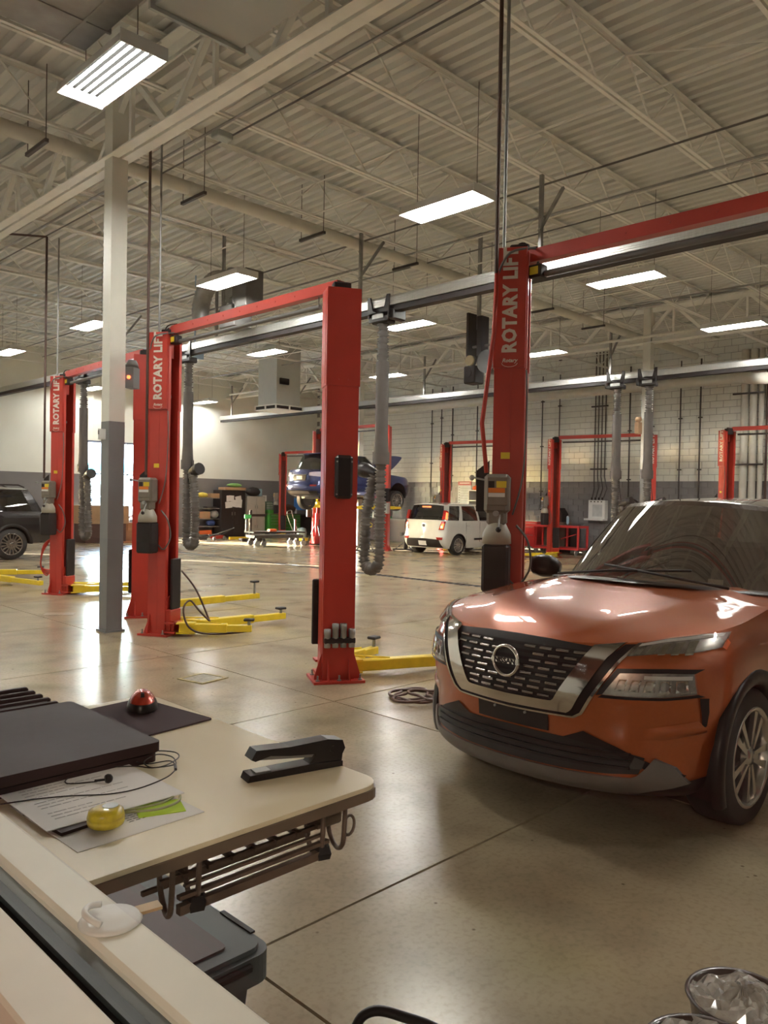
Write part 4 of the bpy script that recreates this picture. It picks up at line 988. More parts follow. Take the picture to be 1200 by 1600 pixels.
# ---------------------------------------------------------------- the orange SUV in front
M_OR = mat('burnt_orange_car_paint', (0.42, 0.092, 0.020), 0.34, 0.4, var=0.04, scale=60, coat=1.0)
M_ORD = mat('dark_bronze_roof_paint', (0.07, 0.05, 0.04), 0.25, 0.3, var=0.05, coat=1.0)
M_LAMPB = mat('lamp_backing', (0.46, 0.43, 0.40), 0.25, 0.7, var=0.3, scale=40)
M_DRL = mat('lamp_white_strip', (0.75, 0.73, 0.7), 0.2)
M_SKID = mat('dull_silver_trim', (0.20, 0.185, 0.18), 0.4, 0.5)
M_DCHR = mat('dark_chrome', (0.30, 0.27, 0.26), 0.12, 0.9, var=.1)
M_MESH = mat('black_mesh', (0.012, 0.011, 0.011), 0.45)
S = dict(ROGUE); S['cladm'] = M_BLKG
og = tag(empty('car', (3.45, 2.47, 0)), 'large burnt orange SUV with chrome V grille in the right foreground', 'car')
shell(S, og, M_OR)
hood_panel(S, og, M_OR)
greenhouse(S, og, M_ORD, M_CGLASS, M_WSH)
interior(S, og, M_BLK)
one('cowl_panel', M_BLKG, lambda b: b.grid([[(1.30 + .42 * (abs(v) ** 2.2) + dx, v * .80, z - .045 * abs(v) ** 2) for v in [-1 + k / 12 for k in range(25)]] for dx, z in ((-.09, 1.203), (-.05, 1.210), (.12, 1.205), (.2, 1.19))]), og)
for s in (-1, 1):
    one('wiper', M_BLK, lambda b: b.tube([(1.27 + .1 * abs(s * .5), s * .62 if s < 0 else .55, 1.21), (1.33, .2 * s, 1.255), (1.42, -.35 * s + (-.1 if s < 0 else 0), 1.29)], .009, n=6), og)
for s in (-1, 1):
    mo = one('door_mirror', M_BLKG, lambda b: (b.lathe([(0, -.12), (.05, -.11), (.08, -.06), (.085, .03), (.07, .10), (.0, .12)], c=(1.86, s * 1.0, 1.20), axis='Y', n=16), b.box((1.9, s * .88, 1.13), (.1, .12, .05), bev=.015)), og)
    one('mirror_cap', M_BLKG, lambda b: b.lathe([(0, -.11), (.045, -.10), (.075, -.05), (.08, .03), (.066, .09), (.0, .11)], c=(1.845, s * 1.0, 1.215), axis='Y', n=16), mo)
def R_(nm, m, A, B, off, par=og, both=False, **k):
    o = ribbon(S, A, B, off, **k).build(nm, m, par)
    if both: ribbon(S, A, B, off, mirror=True, **k).build(nm, m, par)
    return o
gr = R_('grille', M_MESH, [(-.47, .975), (-.2, .992), (0, .995), (.2, .992), (.47, .975)], [(-.27, .68), (0, .675), (.27, .68)], .006, n=40, rows=8)
for k in range(8):
    z = .945 - .033 * k; hw = .44 - (.99 - z) * .62; n_ = max(5, int(hw * 2 / .085))
    mb = MB()
    for q in range(n_):
        y0 = -hw + 2 * hw * (q + (.25 if k % 2 else 0)) / n_; y1 = y0 + 2 * hw / n_ * .72
        if abs((y0 + y1) / 2) < .085 and abs(z - .866) < .08: continue
        P = [Vector(nose_pt(S, y, z)) for y in (y0, (y0 + y1) / 2, y1)]
        mb.grid([[p + Vector((-.020 + dx, 0, dz)) for p in P] for dx, dz in ((0.012, .010), (0, .006), (.004, -.006), (.016, -.008))])
    mb.build('grille_slat', M_DCHR, gr)
    R_('grille_bar', M_BLKG, [(-hw, z + .010), (0, z + .012), (hw, z + .010)], [(-hw, z - .003), (0, z - .002), (hw, z - .003)], .012, par=gr, n=24, rows=1)
ct = R_('chrome_grille_surround', M_CHROME, [(.555, .995), (.50, .93), (.43, .80), (.355, .672), (.33, .655), (0, .648)], [(.43, .975), (.40, .93), (.335, .82), (.27, .715), (.255, .705), (0, .70)], .030, both=True, n=36, rows=4, thick=.03)
R_('chrome_trim_line', M_CHROME, [(.62, 1.0), (.56, .92), (.485, .79), (.405, .655), (.36, .627), (0, .618)], [(.605, 1.0), (.545, .92), (.47, .79), (.393, .662), (.355, .637), (0, .628)], .022, both=True, n=36, rows=1, thick=.02)
R_('black_grille_border', M_BLKG, [(.61, 1.0), (.55, .92), (.478, .79), (.40, .655), (.36, .632), (0, .622)], [(.555, .995), (.50, .93), (.43, .80), (.355, .672), (.33, .655), (0, .648)], .012, both=True, n=36, rows=1)
# emblem
em = one('emblem', M_CHROME, lambda b: (b.lathe([(.070, 0), (.070, -.012), (.076, -.018), (.086, -.012), (.086, 0)], c=(-.028, 0, .866), axis='X', n=40), b.box((-.036, 0, .866), (.014, .178, .032), bev=.004)), gr)
text_obj('NISSAN', .040, M_BLKG, frame_T((-.0445, 0, .866), (0, -1, 0), (0, 0, 1)), em, name='lettering', extrude=.001, bold=.001, spacing=1.0)
# headlamps
for mir in (False, True):
    def Q(nm, m, A, B, off, par, **k): return ribbon(S, A, B, off, mirror=mir, **k).build(nm, m, par)
    hl = Q('headlamp', M_LAMPB, [(.60, .998), (.70, 1.028), (.80, 1.045), (.868, 1.05)], [(.575, .945), (.70, .962), (.80, .965), (.878, .985)], .010, og, n=20, rows=5, thick=.02)
    Q('light_strip', M_DRL, [(.60, .995), (.70, 1.022), (.80, 1.038), (.86, 1.045)], [(.60, .985), (.70, 1.010), (.80, 1.025), (.86, 1.033)], .016, hl, n=20, rows=1)
    for k in range(5): Q('lamp_cell', M_CHROME, [(.62 + .04 * k, .99 + .006 * k), (.645 + .04 * k, .995 + .006 * k)], [(.60 + .045 * k, .955), (.625 + .045 * k, .957)], .0155, hl, n=3, rows=3)
    Q('lamp_lens', M_LENS, [(.60, .998), (.70, 1.028), (.80, 1.045), (.868, 1.05)], [(.575, .945), (.70, .962), (.80, .965), (.878, .985)], .022, hl, n=20, rows=5)
    Q('turn_reflector', M_ORANGE, [(.872, 1.02), (.884, 1.0)], [(.872, .985), (.884, .97)], .018, hl, n=3, rows=2)
    ll = Q('lower_headlamp', M_LAMPB, [(.565, .868), (.64, .872), (.74, .876), (.825, .872)], [(.50, .762), (.62, .760), (.74, .762), (.84, .775)], .006, og, n=24, rows=6)
    Q('lamp_frame', M_BLKG, [(.55, .888), (.64, .893), (.74, .897), (.85, .892)], [(.565, .868), (.64, .872), (.74, .876), (.825, .872)], .013, ll, n=20, rows=1)
    Q('lamp_frame', M_BLKG, [(.55, .888), (.47, .756)], [(.565, .868), (.50, .762)], .013, ll, n=6, rows=1)
    Q('lamp_frame', M_BLKG, [(.50, .762), (.62, .760), (.74, .762), (.84, .775)], [(.48, .746), (.62, .747), (.74, .749), (.86, .762)], .013, ll, n=20, rows=1)
    Q('light_strip', M_DRL, [(.66, .862), (.82, .862)], [(.66, .846), (.82, .844)], .014, ll, n=14, rows=1)
    for k in range(5): Q('lamp_reflector', M_CHROME, [(.565 + .052 * k, .84), (.60 + .052 * k, .84)], [(.55 + .056 * k, .785), (.59 + .056 * k, .785)], (lambda u, v: .012 - .018 * math.sin(PI * u) * math.sin(PI * v)), ll, n=6, rows=5)
    Q('lamp_lens', M_LENS, [(.565, .868), (.64, .872), (.74, .876), (.825, .872)], [(.50, .762), (.62, .760), (.74, .762), (.84, .775)], .020, ll, n=24, rows=6)
    Q('air_curtain', M_BLKG, [(.848, .755), (.850, .68), (.848, .60)], [(.872, .75), (.870, .68), (.860, .61)], .006, og, n=12, rows=3)
    Q('bumper_crease', M_OR, [(.66, .60), (.75, .62), (.84, .64)], [(.64, .54), (.75, .55), (.86, .575)], (lambda u, v: .002 + .028 * math.sin(PI * v) * u), og, n=14, rows=6)
    Q('fog_recess', M_DGREY, [(.62, .46), (.66, .44)], [(.60, .40), (.65, .40)], .012, og, n=4, rows=3)
ik = R_('lower_intake', M_MESH, [(.66, .455), (.50, .50), (.30, .515), (0, .52), (-.30, .515), (-.50, .50), (-.66, .455)], [(.64, .375), (.5, .365), (.3, .36), (0, .358), (-.3, .36), (-.5, .365), (-.64, .375)], .006, n=40, rows=4)
for z in (.40, .435, .47): R_('intake_slat', M_BLKG, [(-.6, z + .006), (0, z + .008), (.6, z + .006)], [(-.6, z - .006), (0, z - .006), (.6, z - .006)], .02, par=ik, n=30, rows=1, thick=.015)
R_('intake_edge', M_BLKG, [(.40, .56), (.55, .50), (.70, .42), (.80, .37)], [(.30, .515), (.50, .49), (.66, .40), (.76, .33)], .007, both=True, n=16, rows=2)
R_('plate_bracket', M_MESH, [(-.22, .632), (0, .632), (.22, .632)], [(-.22, .53), (0, .53), (.22, .53)], .012, n=10, rows=3, thick=.01)
for y in (-.095, .098): one('plate_bolt', M_GALV, lambda b: b.cyl((.03 - .014, y, .603), (.03 - .022, y, .603), .007, n=8), og)
R_('skid_plate', M_SKID, [(.76, .41), (.69, .455), (.66, .40), (.62, .355), (0, .352), (-.62, .355), (-.66, .40), (-.69, .455), (-.76, .41)], [(.80, .33), (.74, .31), (.68, .30), (.6, .275), (0, .262), (-.6, .275), (-.68, .30), (-.74, .31), (-.80, .33)], .016, n=60, rows=5, thick=.03)
R_('lower_cladding', M_BLKG, [(.905, .37), (.8, .335), (.6, .285), (0, .27), (-.6, .285), (-.8, .335), (-.905, .37)], [(.87, .225), (.8, .225), (.6, .225), (0, .225), (-.6, .225), (-.8, .225), (-.87, .225)], .004, n=60, rows=3)
for s in (-1, 1):
    for ax in S['axles']: wheel(og, ax, s * .80, s, .365, .235, spokes=5, turn=.5, rr=.70)
    one('side_cladding', M_BLKG, lambda b: b.box((2.28, s * .915, .30), (1.75, .03, .16), bev=.01), og)
    for x0, x1 in ((1.5, 2.65), (2.66, 3.45)):
        one('door', M_OR, lambda b: b.grid([[(x, s * (smooth_tab(S['halfw'], z) + .006), z) for z in (.40, .6, .8, .95, 1.08)] for x in (x0 + .01, (x0 + x1) / 2, x1 - .01)]), og)
one('dash_tag', M_WHITE, lambda b: b.box((1.62, -.42, 1.215), (.02, .09, .03)), og)
one('rear_view_mirror', M_BLKG, lambda b: b.box((2.02, -.02, 1.58), (.04, .24, .07), bev=.015), og)

# ---------------------------------------------------------------- other cars
def simple_car(label, S, loc, rz, paintm, roofm=None, lamps=True, glass=M_CGLASS, spokes=6, z=0.0, hood=True, wheels_drop=0.0, arch=False, group=None, rimm=M_RIM):
    r = tag(empty('car', (loc[0], loc[1], z), rz), label, 'car', group)
    shell(S, r, paintm, nF=10, nR=10, nz=14, arch=arch)
    if hood: hood_panel(S, r, paintm)
    greenhouse(S, r, paintm, glass, None, roofm=roofm)
    # deck under the glass from cowl to tail
    zb_ = S['zbelt']
    one('beltline', paintm, lambda b: b.grid([[(x, y * (smooth_tab(S['halfw'], zb_) * .985) * (1 if x < S['L'] - .45 else .93), smooth_tab(S['top'], x) - .01 + (0.0)) for y in (-1, -.5, 0, .5, 1)] for x in [S['cowl'] - .1 + (S['L'] - .12 - S['cowl'] + .1) * k / 8 for k in range(9)]]), r)
    one('seat', M_BLK, lambda b: [b.box((x, y, zb_ + .08), (.14, .46, .6), bev=.05) for x in (S['belt'][0][0] + 1.5, S['belt'][0][0] + 2.4) for y in (-.36, .36)], r)
    for s in (-1, 1):
        for ax in S['axles']: wheel(r, ax, s * (smooth_tab(S['halfw'], .5) - S['TW'] / 2 - .02), s, S['R'], S['TW'], spokes=spokes, z=S['R'] - wheels_drop, rim=rimm)
    return r
def rear_patch(S, r, nm, m, pts, off=.01, both=False):
    """poly on the tail in (y,z)"""
    o = None
    for s in ((1, -1) if both else (1,)):
        mb = MB(); A, B = pts; n = 10; g = []
        for j in range(4):
            row = []
            for i in range(n + 1):
                def at(P, t):
                    k = min(len(P) - 2, int(t * (len(P) - 1))); u = t * (len(P) - 1) - k; return P[k][0] + (P[k + 1][0] - P[k][0]) * u, P[k][1] + (P[k + 1][1] - P[k][1]) * u
                a = at(A, i / n); b_ = at(B, i / n); y = a[0] + (b_[0] - a[0]) * j / 3; z = a[1] + (b_[1] - a[1]) * j / 3
                w_ = smooth_tab(S['halfw'], z); q = min(1, abs(y) / w_) ** (S['nr'] / 2); x = S['L'] - smooth_tab(S['tail'], z) - S['cr'] * (1 - math.sqrt(1 - q * q) ** (2 / S['nr']))
                row.append((x + off, s * y, z))
            g.append(row)
        mb.grid(g); mb.grid([g[0], [(p[0] - .02, p[1], p[2]) for p in g[0]]]); mb.grid([g[-1], [(p[0] - .02, p[1], p[2]) for p in g[-1]]]); o = mb.build(nm, m, r)
    return o
M_TAIL = mat('lit_tail_lamp', (0.7, 0.05, 0.02), 0.2, emit=(1.0, 0.10, 0.03), es=4.5)
M_TAILO = mat('amber_lamp', (0.9, 0.3, 0.05), 0.2, emit=(1.0, 0.45, 0.12), es=7)
M_TAILR = mat('red_lamp', (0.35, 0.015, 0.01), 0.15, coat=1)
M_WCAR = mat('white_car_paint', (0.66, 0.65, 0.60), 0.25, var=.03, coat=1.0)
M_BCAR = mat('dark_blue_car_paint', (0.018, 0.030, 0.13), 0.22, 0.4, var=.05, coat=1.0)
M_KCAR = mat('black_car_paint', (0.014, 0.011, 0.012), 0.22, 0.1, var=.1, coat=1.0)
BOXY = dict(L=4.10, nose=[(.2, .2), (.35, .03), (.7, 0), (.9, .06), (1.0, .14)], tail=[(.22, .10), (.36, .02), (.55, 0), (.72, .03), (.95, .05), (1.15, .08)],
    halfw=[(.2, .82), (.4, .88), (.6, .895), (.9, .885), (1.15, .85)], cf=.6, nf=2.6, cr=.30, nr=5.0, zb=.22, top=[(0, .9), (.4, .96), (1.0, 1.02), (2.0, 1.05), (4.1, 1.10)], crown=.06, axles=(.85, 3.40), R=.315, TW=.2, cowl=1.3,
    belt=[(1.05, 0), (1.35, .72), (1.45, .79), (2.3, .83), (2.4, .83), (3.15, .81), (3.32, .80), (3.80, .76), (3.98, .70), (4.03, 0)], roof=[(1.75, 0), (1.88, .55), (1.95, .60), (2.35, .66), (2.42, .66), (3.05, .66), (3.15, .66), (3.62, .65), (3.84, .62), (3.88, 0)], zroof=1.56, zbelt=1.06, rcrown=.05)
wc = simple_car('small white boxy car with lit tail lamps parked between red lifts', BOXY, (22.55, 16.6), PI, M_WCAR)
S = BOXY
rear_patch(S, wc, 'tail_lamp', M_TAILR, ([(.70, 1.06), (.83, 1.06)], [(.62, .80), (.80, .80)]), both=True, off=.016)
rear_patch(S, wc, 'lamp_glow', M_TAIL, ([(.72, .99), (.80, .99)], [(.68, .84), (.78, .84)]), both=True, off=.022)
rear_patch(S, wc, 'lamp_glow', M_TAILO, ([(.70, .92), (.76, .92)], [(.69, .86), (.75, .86)]), both=True, off=.026)
for s in (-1, 1):
    one('tail_lamp', M_TAILR, lambda b: b.prism([(3.86, 1.10), (4.02, 1.12), (3.93, 1.40), (3.82, 1.36)], s * .70, s * .80, axis='Y'), wc)
    one('tail_lamp', M_TAIL, lambda b: b.prism([(3.88, 1.12), (3.97, 1.13), (3.93, 1.34), (3.86, 1.32)], s * .72, s * .812, axis='Y'), wc)
one('brake_light', M_TAIL, lambda b: b.box((3.92, 0, 1.50), (.04, .34, .035)), wc)
rear_patch(S, wc, 'tailgate', M_WCAR, ([(-.62, 1.05), (0, 1.06), (.62, 1.05)], [(-.64, .62), (0, .60), (.64, .62)]), off=.008)
rear_patch(S, wc, 'lower_bumper', M_BLKG, ([(-.66, .50), (0, .52), (.66, .50)], [(-.76, .25), (0, .25), (.76, .25)]), off=.014)
rear_patch(S, wc, 'reflector', M_TAILR, ([(.55, .57), (.80, .57)], [(.60, .49), (.78, .49)]), both=True, off=.02)
rear_patch(S, wc, 'number_plate', M_PAPER, ([(-.16, .44), (.16, .44)], [(-.16, .30), (.16, .30)]), off=.03)
one('badge', M_DGREY, lambda b: b.cyl((4.06, 0, .92), (4.07, 0, .92), .055, n=16), wc)
one('door_handle', M_WCAR, lambda b: [b.box((2.95, s * .885, .93), (.18, .03, .03), bev=.01) for s in (-1, 1)], wc)
one('side_trim', M_BLK, lambda b: [b.box((2.4, s * .895, .5), (.5, .02, .06)) for s in (-1, 1)], wc)
one('door_seam', M_DGREY, lambda b: [b.box((x, s * .892, .72), (.008, .006, .62)) for s in (-1, 1) for x in (2.36, 3.05)], wc)
# lifted dark blue SUV
SUV = dict(L=4.75, nose=[(.2, .2), (.35, .03), (.7, 0), (.9, .06), (1.0, .14)], tail=[(.25, .22), (.36, .06), (.5, 0), (.62, .02), (.75, .08), (.95, .08), (1.15, .13)],
    halfw=[(.2, .84), (.4, .90), (.6, .93), (.9, .92), (1.15, .87)], cf=.75, nf=2.5, cr=.50, nr=2.9, zb=.24, top=[(0, .9), (.3, .96), (1.0, 1.03), (2.0, 1.08), (4.75, 1.12)], crown=.07, axles=(.95, 3.72), R=.36, TW=.235, cowl=1.5,
    belt=[(1.3, 0), (1.62, .72), (1.74, .80), (2.6, .84), (2.7, .84), (3.5, .82), (3.6, .82), (4.10, .76), (4.34, .66), (4.58, 0)], roof=[(2.0, 0), (2.2, .54), (2.3, .59), (2.7, .62), (2.78, .62), (3.4, .61), (3.5, .61), (3.98, .58), (4.10, .52), (4.18, 0)], zroof=1.64, zbelt=1.06, rcrown=.05)
S = SUV
bc = simple_car('dark blue SUV raised high on a lift with its hood open', SUV, (21.25, 20.4), PI, M_BCAR, z=1.52, hood=False, wheels_drop=.22)
one('spoiler', M_BCAR, lambda b: b.box((4.22, 0, 1.665), (.24, 1.06, .03), ry=.08, bev=.01), bc)
rear_patch(S, bc, 'tail_lamp', mat('pale_lamp', (.5, .42, .5), .15, coat=1), ([(.45, 1.02), (.66, 1.04), (.85, 1.05)], [(.45, .92), (.66, .90), (.86, .88)]), both=True, off=.014)
rear_patch(S, bc, 'plate_recess', M_BLKG, ([(-.34, .93), (.34, .93)], [(-.30, .76), (.30, .76)]), off=.010)
rear_patch(S, bc, 'chrome_bar', M_CHROME, ([(-.36, .965), (.36, .965)], [(-.36, .94), (.36, .94)]), off=.03)
rear_patch(S, bc, 'number_plate', M_PAPER, ([(-.15, .91), (.15, .91)], [(-.15, .79), (.15, .79)]), off=.025)
rear_patch(S, bc, 'lower_bumper', M_BLKG, ([(-.80, .42), (0, .44), (.80, .42)], [(-.70, .27), (0, .27), (.70, .27)]), off=.012)
rear_patch(S, bc, 'silver_trim', M_SKID, ([(-.5, .40), (0, .42), (.5, .40)], [(-.5, .32), (0, .32), (.5, .32)]), off=.03)
rear_patch(S, bc, 'reflector', M_TAILR, ([(.55, .62), (.78, .62)], [(.58, .57), (.78, .57)]), both=True, off=.014)
one('door_handle', M_CHROME, lambda b: [b.box((x, s * .925, .93), (.2, .03, .035), bev=.01) for s in (-1, 1) for x in (2.35, 3.2)], bc)
one('door_mirror', M_BCAR, lambda b: [b.box((1.9, s * 1.0, 1.12), (.12, .2, .14), bev=.04) for s in (-1, 1)], bc)
one('engine_bay', M_BLKG, lambda b: b.box((.85, 0, .86), (1.2, 1.4, .1), bev=.03), bc)
one('underside', M_DGREY, lambda b: (b.box((2.4, 0, .22), (3.4, 1.2, .1)), b.cyl((3.72, -.6, .3), (3.72, .6, .3), .05), b.cyl((4.1, -.3, .28), (4.1, .4, .28), .12, n=14)), bc)
hd = MB(); T = Matrix.Translation((1.42, 0, 1.10)) @ Matrix.Rotation(math.radians(-52), 4, 'Y') @ Matrix.Translation((-1.42, 0, -1.10))
T = Matrix.Translation((1.42, 0, 1.10)) @ Matrix.Rotation(math.radians(36), 4, 'Y') @ Matrix.Translation((-1.42, 0, -1.10))
rows = []
for k in range(9):
    u = k / 8; x = .22 + 1.2 * u; hw = .78 * min(1, (.35 + u) ** .35)
    rows.append([T @ Vector((x, hw * v, .98 + .12 * u + .07 * (1 - v * v) + .02)) for v in [-1 + q / 6 for q in range(13)]])
hd.grid(rows); hd.grid([[p - Vector((0, 0, .035)) for p in r] for r in rows])
hd.build('open_hood', mat('light_blue_hood', (0.05, 0.07, 0.22), 0.3, 0.2, coat=.8), bc)
one('hood_strut', M_DGREY, lambda b: b.cyl((.5, -.6, .95), (.75, -.6, 1.75), .008, n=6), bc)
# black SUV on the left
OFF = dict(L=4.80, nose=[(.3, .15), (.45, .03), (.8, 0), (1.0, .06), (1.2, .14)], tail=[(.4, .16), (.5, .02), (.7, 0), (.8, .07), (1.1, .08), (1.3, .12)],
    halfw=[(.35, .86), (.5, .92), (.8, .93), (1.0, .92), (1.3, .88)], cf=.6, nf=2.8, cr=.28, nr=4.5, zb=.42, top=[(0, 1.05), (.4, 1.1), (1.2, 1.15), (2.0, 1.20), (4.8, 1.24)], crown=.06, axles=(.9, 3.70), R=.40, TW=.27, cowl=1.5,
    belt=[(1.5, 0), (1.7, .75), (1.8, .82), (2.55, .85), (2.65, .85), (3.4, .84), (3.5, .84), (4.25, .80), (4.52, .74), (4.62, 0)], roof=[(2.0, 0), (2.15, .58), (2.25, .64), (2.65, .68), (2.75, .68), (3.3, .68), (3.4, .68), (4.0, .66), (4.18, .62), (4.28, 0)], zroof=1.78, zbelt=1.20, rcrown=.04, cladm=M_BLKG)
S = OFF
kc = simple_car('black off-road SUV cut off by the left edge', OFF, (3.89, 21.65), 0, M_KCAR, arch=True, spokes=8, rimm=M_DCHR)
for s in (-1, 1):
    one('roof_rail', M_BLKG, lambda b: (b.tube([(2.4, s * .60, 1.84), (2.55, s * .60, 1.90), (3.95, s * .60, 1.90), (4.1, s * .60, 1.84)], .02, n=8), b.box((3.3, 0, 1.90), (.05, 1.1, .03))), kc)
    one('tail_lamp', M_TAILR, lambda b: b.box((4.66, s * .80, 1.06), (.1, .1, .28), bev=.02), kc)
    one('door_handle', M_BLKG, lambda b: [b.box((x, s * .93, 1.05), (.18, .04, .04), bev=.01) for x in (2.3, 3.1)], kc)
    one('side_step', M_BLKG, lambda b: b.box((2.3, s * .93, .36), (1.7, .14, .05), bev=.015), kc)
one('rear_bumper', M_BLKG, lambda b: b.box((4.80, 0, .58), (.16, 1.7, .22), bev=.04), kc)
one('number_plate', M_PAPER, lambda b: b.box((4.885, -.2, .75), (.01, .32, .16)), kc)
# cars and building outside the window
sk = dict(BOXY)
simple_car('blue-tinted parked car seen through the far window, left pane', SUV, (13.2, 36.6), PI, mat('pale_blue_outdoor_paint', (.2, .3, .42), .3, coat=1), spokes=5)
simple_car('pale car seen through the far window, right pane', BOXY, (20.4, 38.2), PI, mat('silver_outdoor_paint', (.45, .5, .55), .3, coat=1), spokes=5)
b = MB(); b.box((40, 95, 4.5), (80, 6, 9), mat('bright_outdoor_wall', (.75, .75, .74), .8)); 
b.box((30, 91.5, 5.0), (70, 1.2, 0.9), mat('teal_fascia', (0.02, 0.42, 0.52), .5)); b.box((40, 91.9, 9.2), (82, .6, .5), M_WHITE)
for k in range(8): b.box((8 + 7 * k, 91.9, 1.6), (4, .2, 2.6), M_DGREY)
tag(b.build('shop_building'), 'bright building with a teal fascia seen through the far window', 'building')
tag(one('ground_outside', mat('pale_tarmac', (.42, .41, .40), .9, scale=.6), lambda b: b.box((20, 90, -.15), (300, 122.2, .1))), kind='structure')
tr = tag(empty('tree', (17.5, 44, 0)), 'small young tree outside the far window', 'tree')
one('trunk', mat('bark', (.12, .09, .07), .9), lambda b: (b.cyl((0, 0, -.1), (0, 0, 2.2), .05, r2=.02), [b.cyl((0, 0, .8 + .12 * k), (.5 * math.cos(k * 2.4), .5 * math.sin(k * 2.4), 1.3 + .14 * k), .015, n=5) for k in range(9)]), tr)
def lv(b):
    rr = random.Random(3)
    for k in range(300):
        t = rr.random() * 6.28; h = rr.random(); r = (.7 - .5 * h) * rr.random() ** .5; p = Vector((r * math.cos(t), r * math.sin(t), 1.0 + 1.6 * h)); d = Vector((rr.random() - .5, rr.random() - .5, rr.random() - .5)) * .14; e = Vector((rr.random() - .5, rr.random() - .5, rr.random() - .5)) * .1
        b.add([p, p + d, p + d + e, p + e], [(0, 1, 2, 3)])
lf = one('foliage', mat('leaf_green', (.12, .2, .07), .7), lv, tr); lf['kind'] = 'stuff'
# ================================================================ TABLE BY THE WINDOW
TZ = 1.18
def rrect(x0, x1, y0, y1, r, n=5, corners=(1, 1, 1, 1)):
    P = []
    for (cx_, cy_, a0, on) in ((x1 - r, y1 - r, 0, corners[0]), (x0 + r, y1 - r, 90, corners[1]), (x0 + r, y0 + r, 180, corners[2]), (x1 - r, y0 + r, 270, corners[3])):
        for k in range(n + 1):
            t = math.radians(a0 + 90 * k / n); P.append((cx_ + r * math.cos(t), cy_ + r * math.sin(t)))
    return P
tb = tag(empty('table', (0.7, 1.44, 0)), 'beige topped table pushed against the window, laptop and papers on it', 'table')
tb.location = (0, 0, 0)
one('tabletop', M_TABLE, lambda b: b.prism(rrect(.385, 1.04, 1.02, 1.88, .045), TZ - .008, TZ), tb)
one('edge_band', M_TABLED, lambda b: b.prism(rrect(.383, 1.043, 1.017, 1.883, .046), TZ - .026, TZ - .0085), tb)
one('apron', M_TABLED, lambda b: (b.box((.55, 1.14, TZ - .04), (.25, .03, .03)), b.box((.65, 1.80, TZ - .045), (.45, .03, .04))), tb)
for x, y in ((.42, 1.10), (.42, 1.80), (.70, 1.80), (.44, 1.45)): one('leg', M_TABLED, lambda b: (b.cyl((x, y, 0), (x, y, TZ - .027), .018, n=12), b.cyl((x, y, 0), (x, y, .02), .026, M_BLK, n=12)), tb)
# under-table wire tray
wt = tag(empty('cable_tray', (0, 0, 0)), 'brown wire tray hanging under the table edge', 'cable tray')
MT = mat('brown_wire', (.17, .11, .08), .45, .3, var=.15)
one('front_rail', MT, lambda b: (b.box((.785, 1.055, 1.071), (.30, .012, .014)), b.box((.785, 1.055, 1.090), (.30, .01, .006)), b.box((.785, 1.055, 1.105), (.28, .008, .004))), wt)
for y, z in ((1.075, 1.112), (1.10, 1.120), (1.13, 1.075), (1.15, 1.112)):
    one('long_wire', MT, lambda b: b.box((.785, y, z), (.34, .007, .007)), wt)
for k in range(7): one('cross_wire', MT, lambda b: b.box((.655 + .045 * k, 1.11, 1.114), (.010, .09, .007)), wt)
for x in (.622, .668, .92, .972): one('hanging_hoop', MT, lambda b: b.tube(smoothpts([(x, 1.05, 1.145), (x, 1.052, 1.10), (x, 1.056, 1.072), (x + .006, 1.075, 1.058), (x + .014, 1.10, 1.062), (x + .016, 1.115, 1.09), (x + .016, 1.118, 1.145)], 5), .0045, n=8), wt)
for x in (.668, .925): one('clamp_knob', M_BLK, lambda b: b.lathe([(0, -.012), (.018, -.010), (.021, 0), (.015, .012), (0, .012)], c=(x, 1.06, 1.072), n=5, smooth=False), wt)
one('end_ring', M_TABLED, lambda b: b.tube([Vector((1.0, 1.07, 1.095)) + Vector((.014 * math.cos(t), .0, .018 * math.sin(t))) for t in [2 * PI * k / 16 for k in range(16)]], .003, closed=True), wt)
one('adapter_box', M_TABLED, lambda b: b.box((.955, 1.09, 1.118), (.05, .05, .022), bev=.004), wt)
# laptop / dark case
lp = tag(empty('laptop', (0, 0, 0)), 'dark brown closed laptop case on the table by the window', 'laptop')
M_LAP = mat('dark_maroon_grey_shell', (.030, .013, .013), .6, spec=0.25, var=.08, bump=.02)
one('base', M_LAP, lambda b: b.prism(rrect(.392, .79, 1.395, 1.80, .012), TZ + .001, TZ + .017), lp)
one('lid', M_LAP, lambda b: b.prism(rrect(.388, .795, 1.39, 1.80, .012), TZ + .021, TZ + .040), lp)
one('inner_seam', M_BLK, lambda b: b.box((.60, 1.60, TZ + .019), (.37, .38, .008)), lp)
one('ribbed_back', M_LAP, lambda b: (b.box((.60, 1.905, TZ + .012), (.36, .19, .022)), [b.box((.60, 1.825 + .045 * k, TZ + .030), (.35, .018, .018), bev=.004) for k in range(5)], b.cyl((.42, 1.85, TZ + .03), (.76, 1.85, TZ + .03), .006, n=8)), lp)
b = MB(); P = rrect(-.10, .10, -.14, .14, .008); b.prism(P, 0, .003)
tag(b.build('mouse_pad', mat('dark_maroon_cloth', (.055, .026, .032), .9, var=.15, scale=60), None, (.915, 1.70, TZ + .0008), rz=.12), 'dark maroon mouse pad at the far end of the table', 'mouse pad')
ms = tag(empty('computer_mouse', (.945, 1.745, TZ + .0045), rz=math.radians(62)), 'shiny red and black computer mouse on the maroon mouse pad', 'computer mouse')
def dome(b, sx, sy, sz, z0, a0=0, a1=PI / 2, n=20, m_=8, yl=1.0):
    g = []
    for i in range(m_ + 1):
        t = a0 + (a1 - a0) * i / m_; g.append([(sx * math.cos(t) * math.cos(q), sy * math.cos(t) * math.sin(q) * yl, z0 + sz * math.sin(t)) for q in [2 * PI * k / n for k in range(n)]])
    b.grid(g, closed=True)
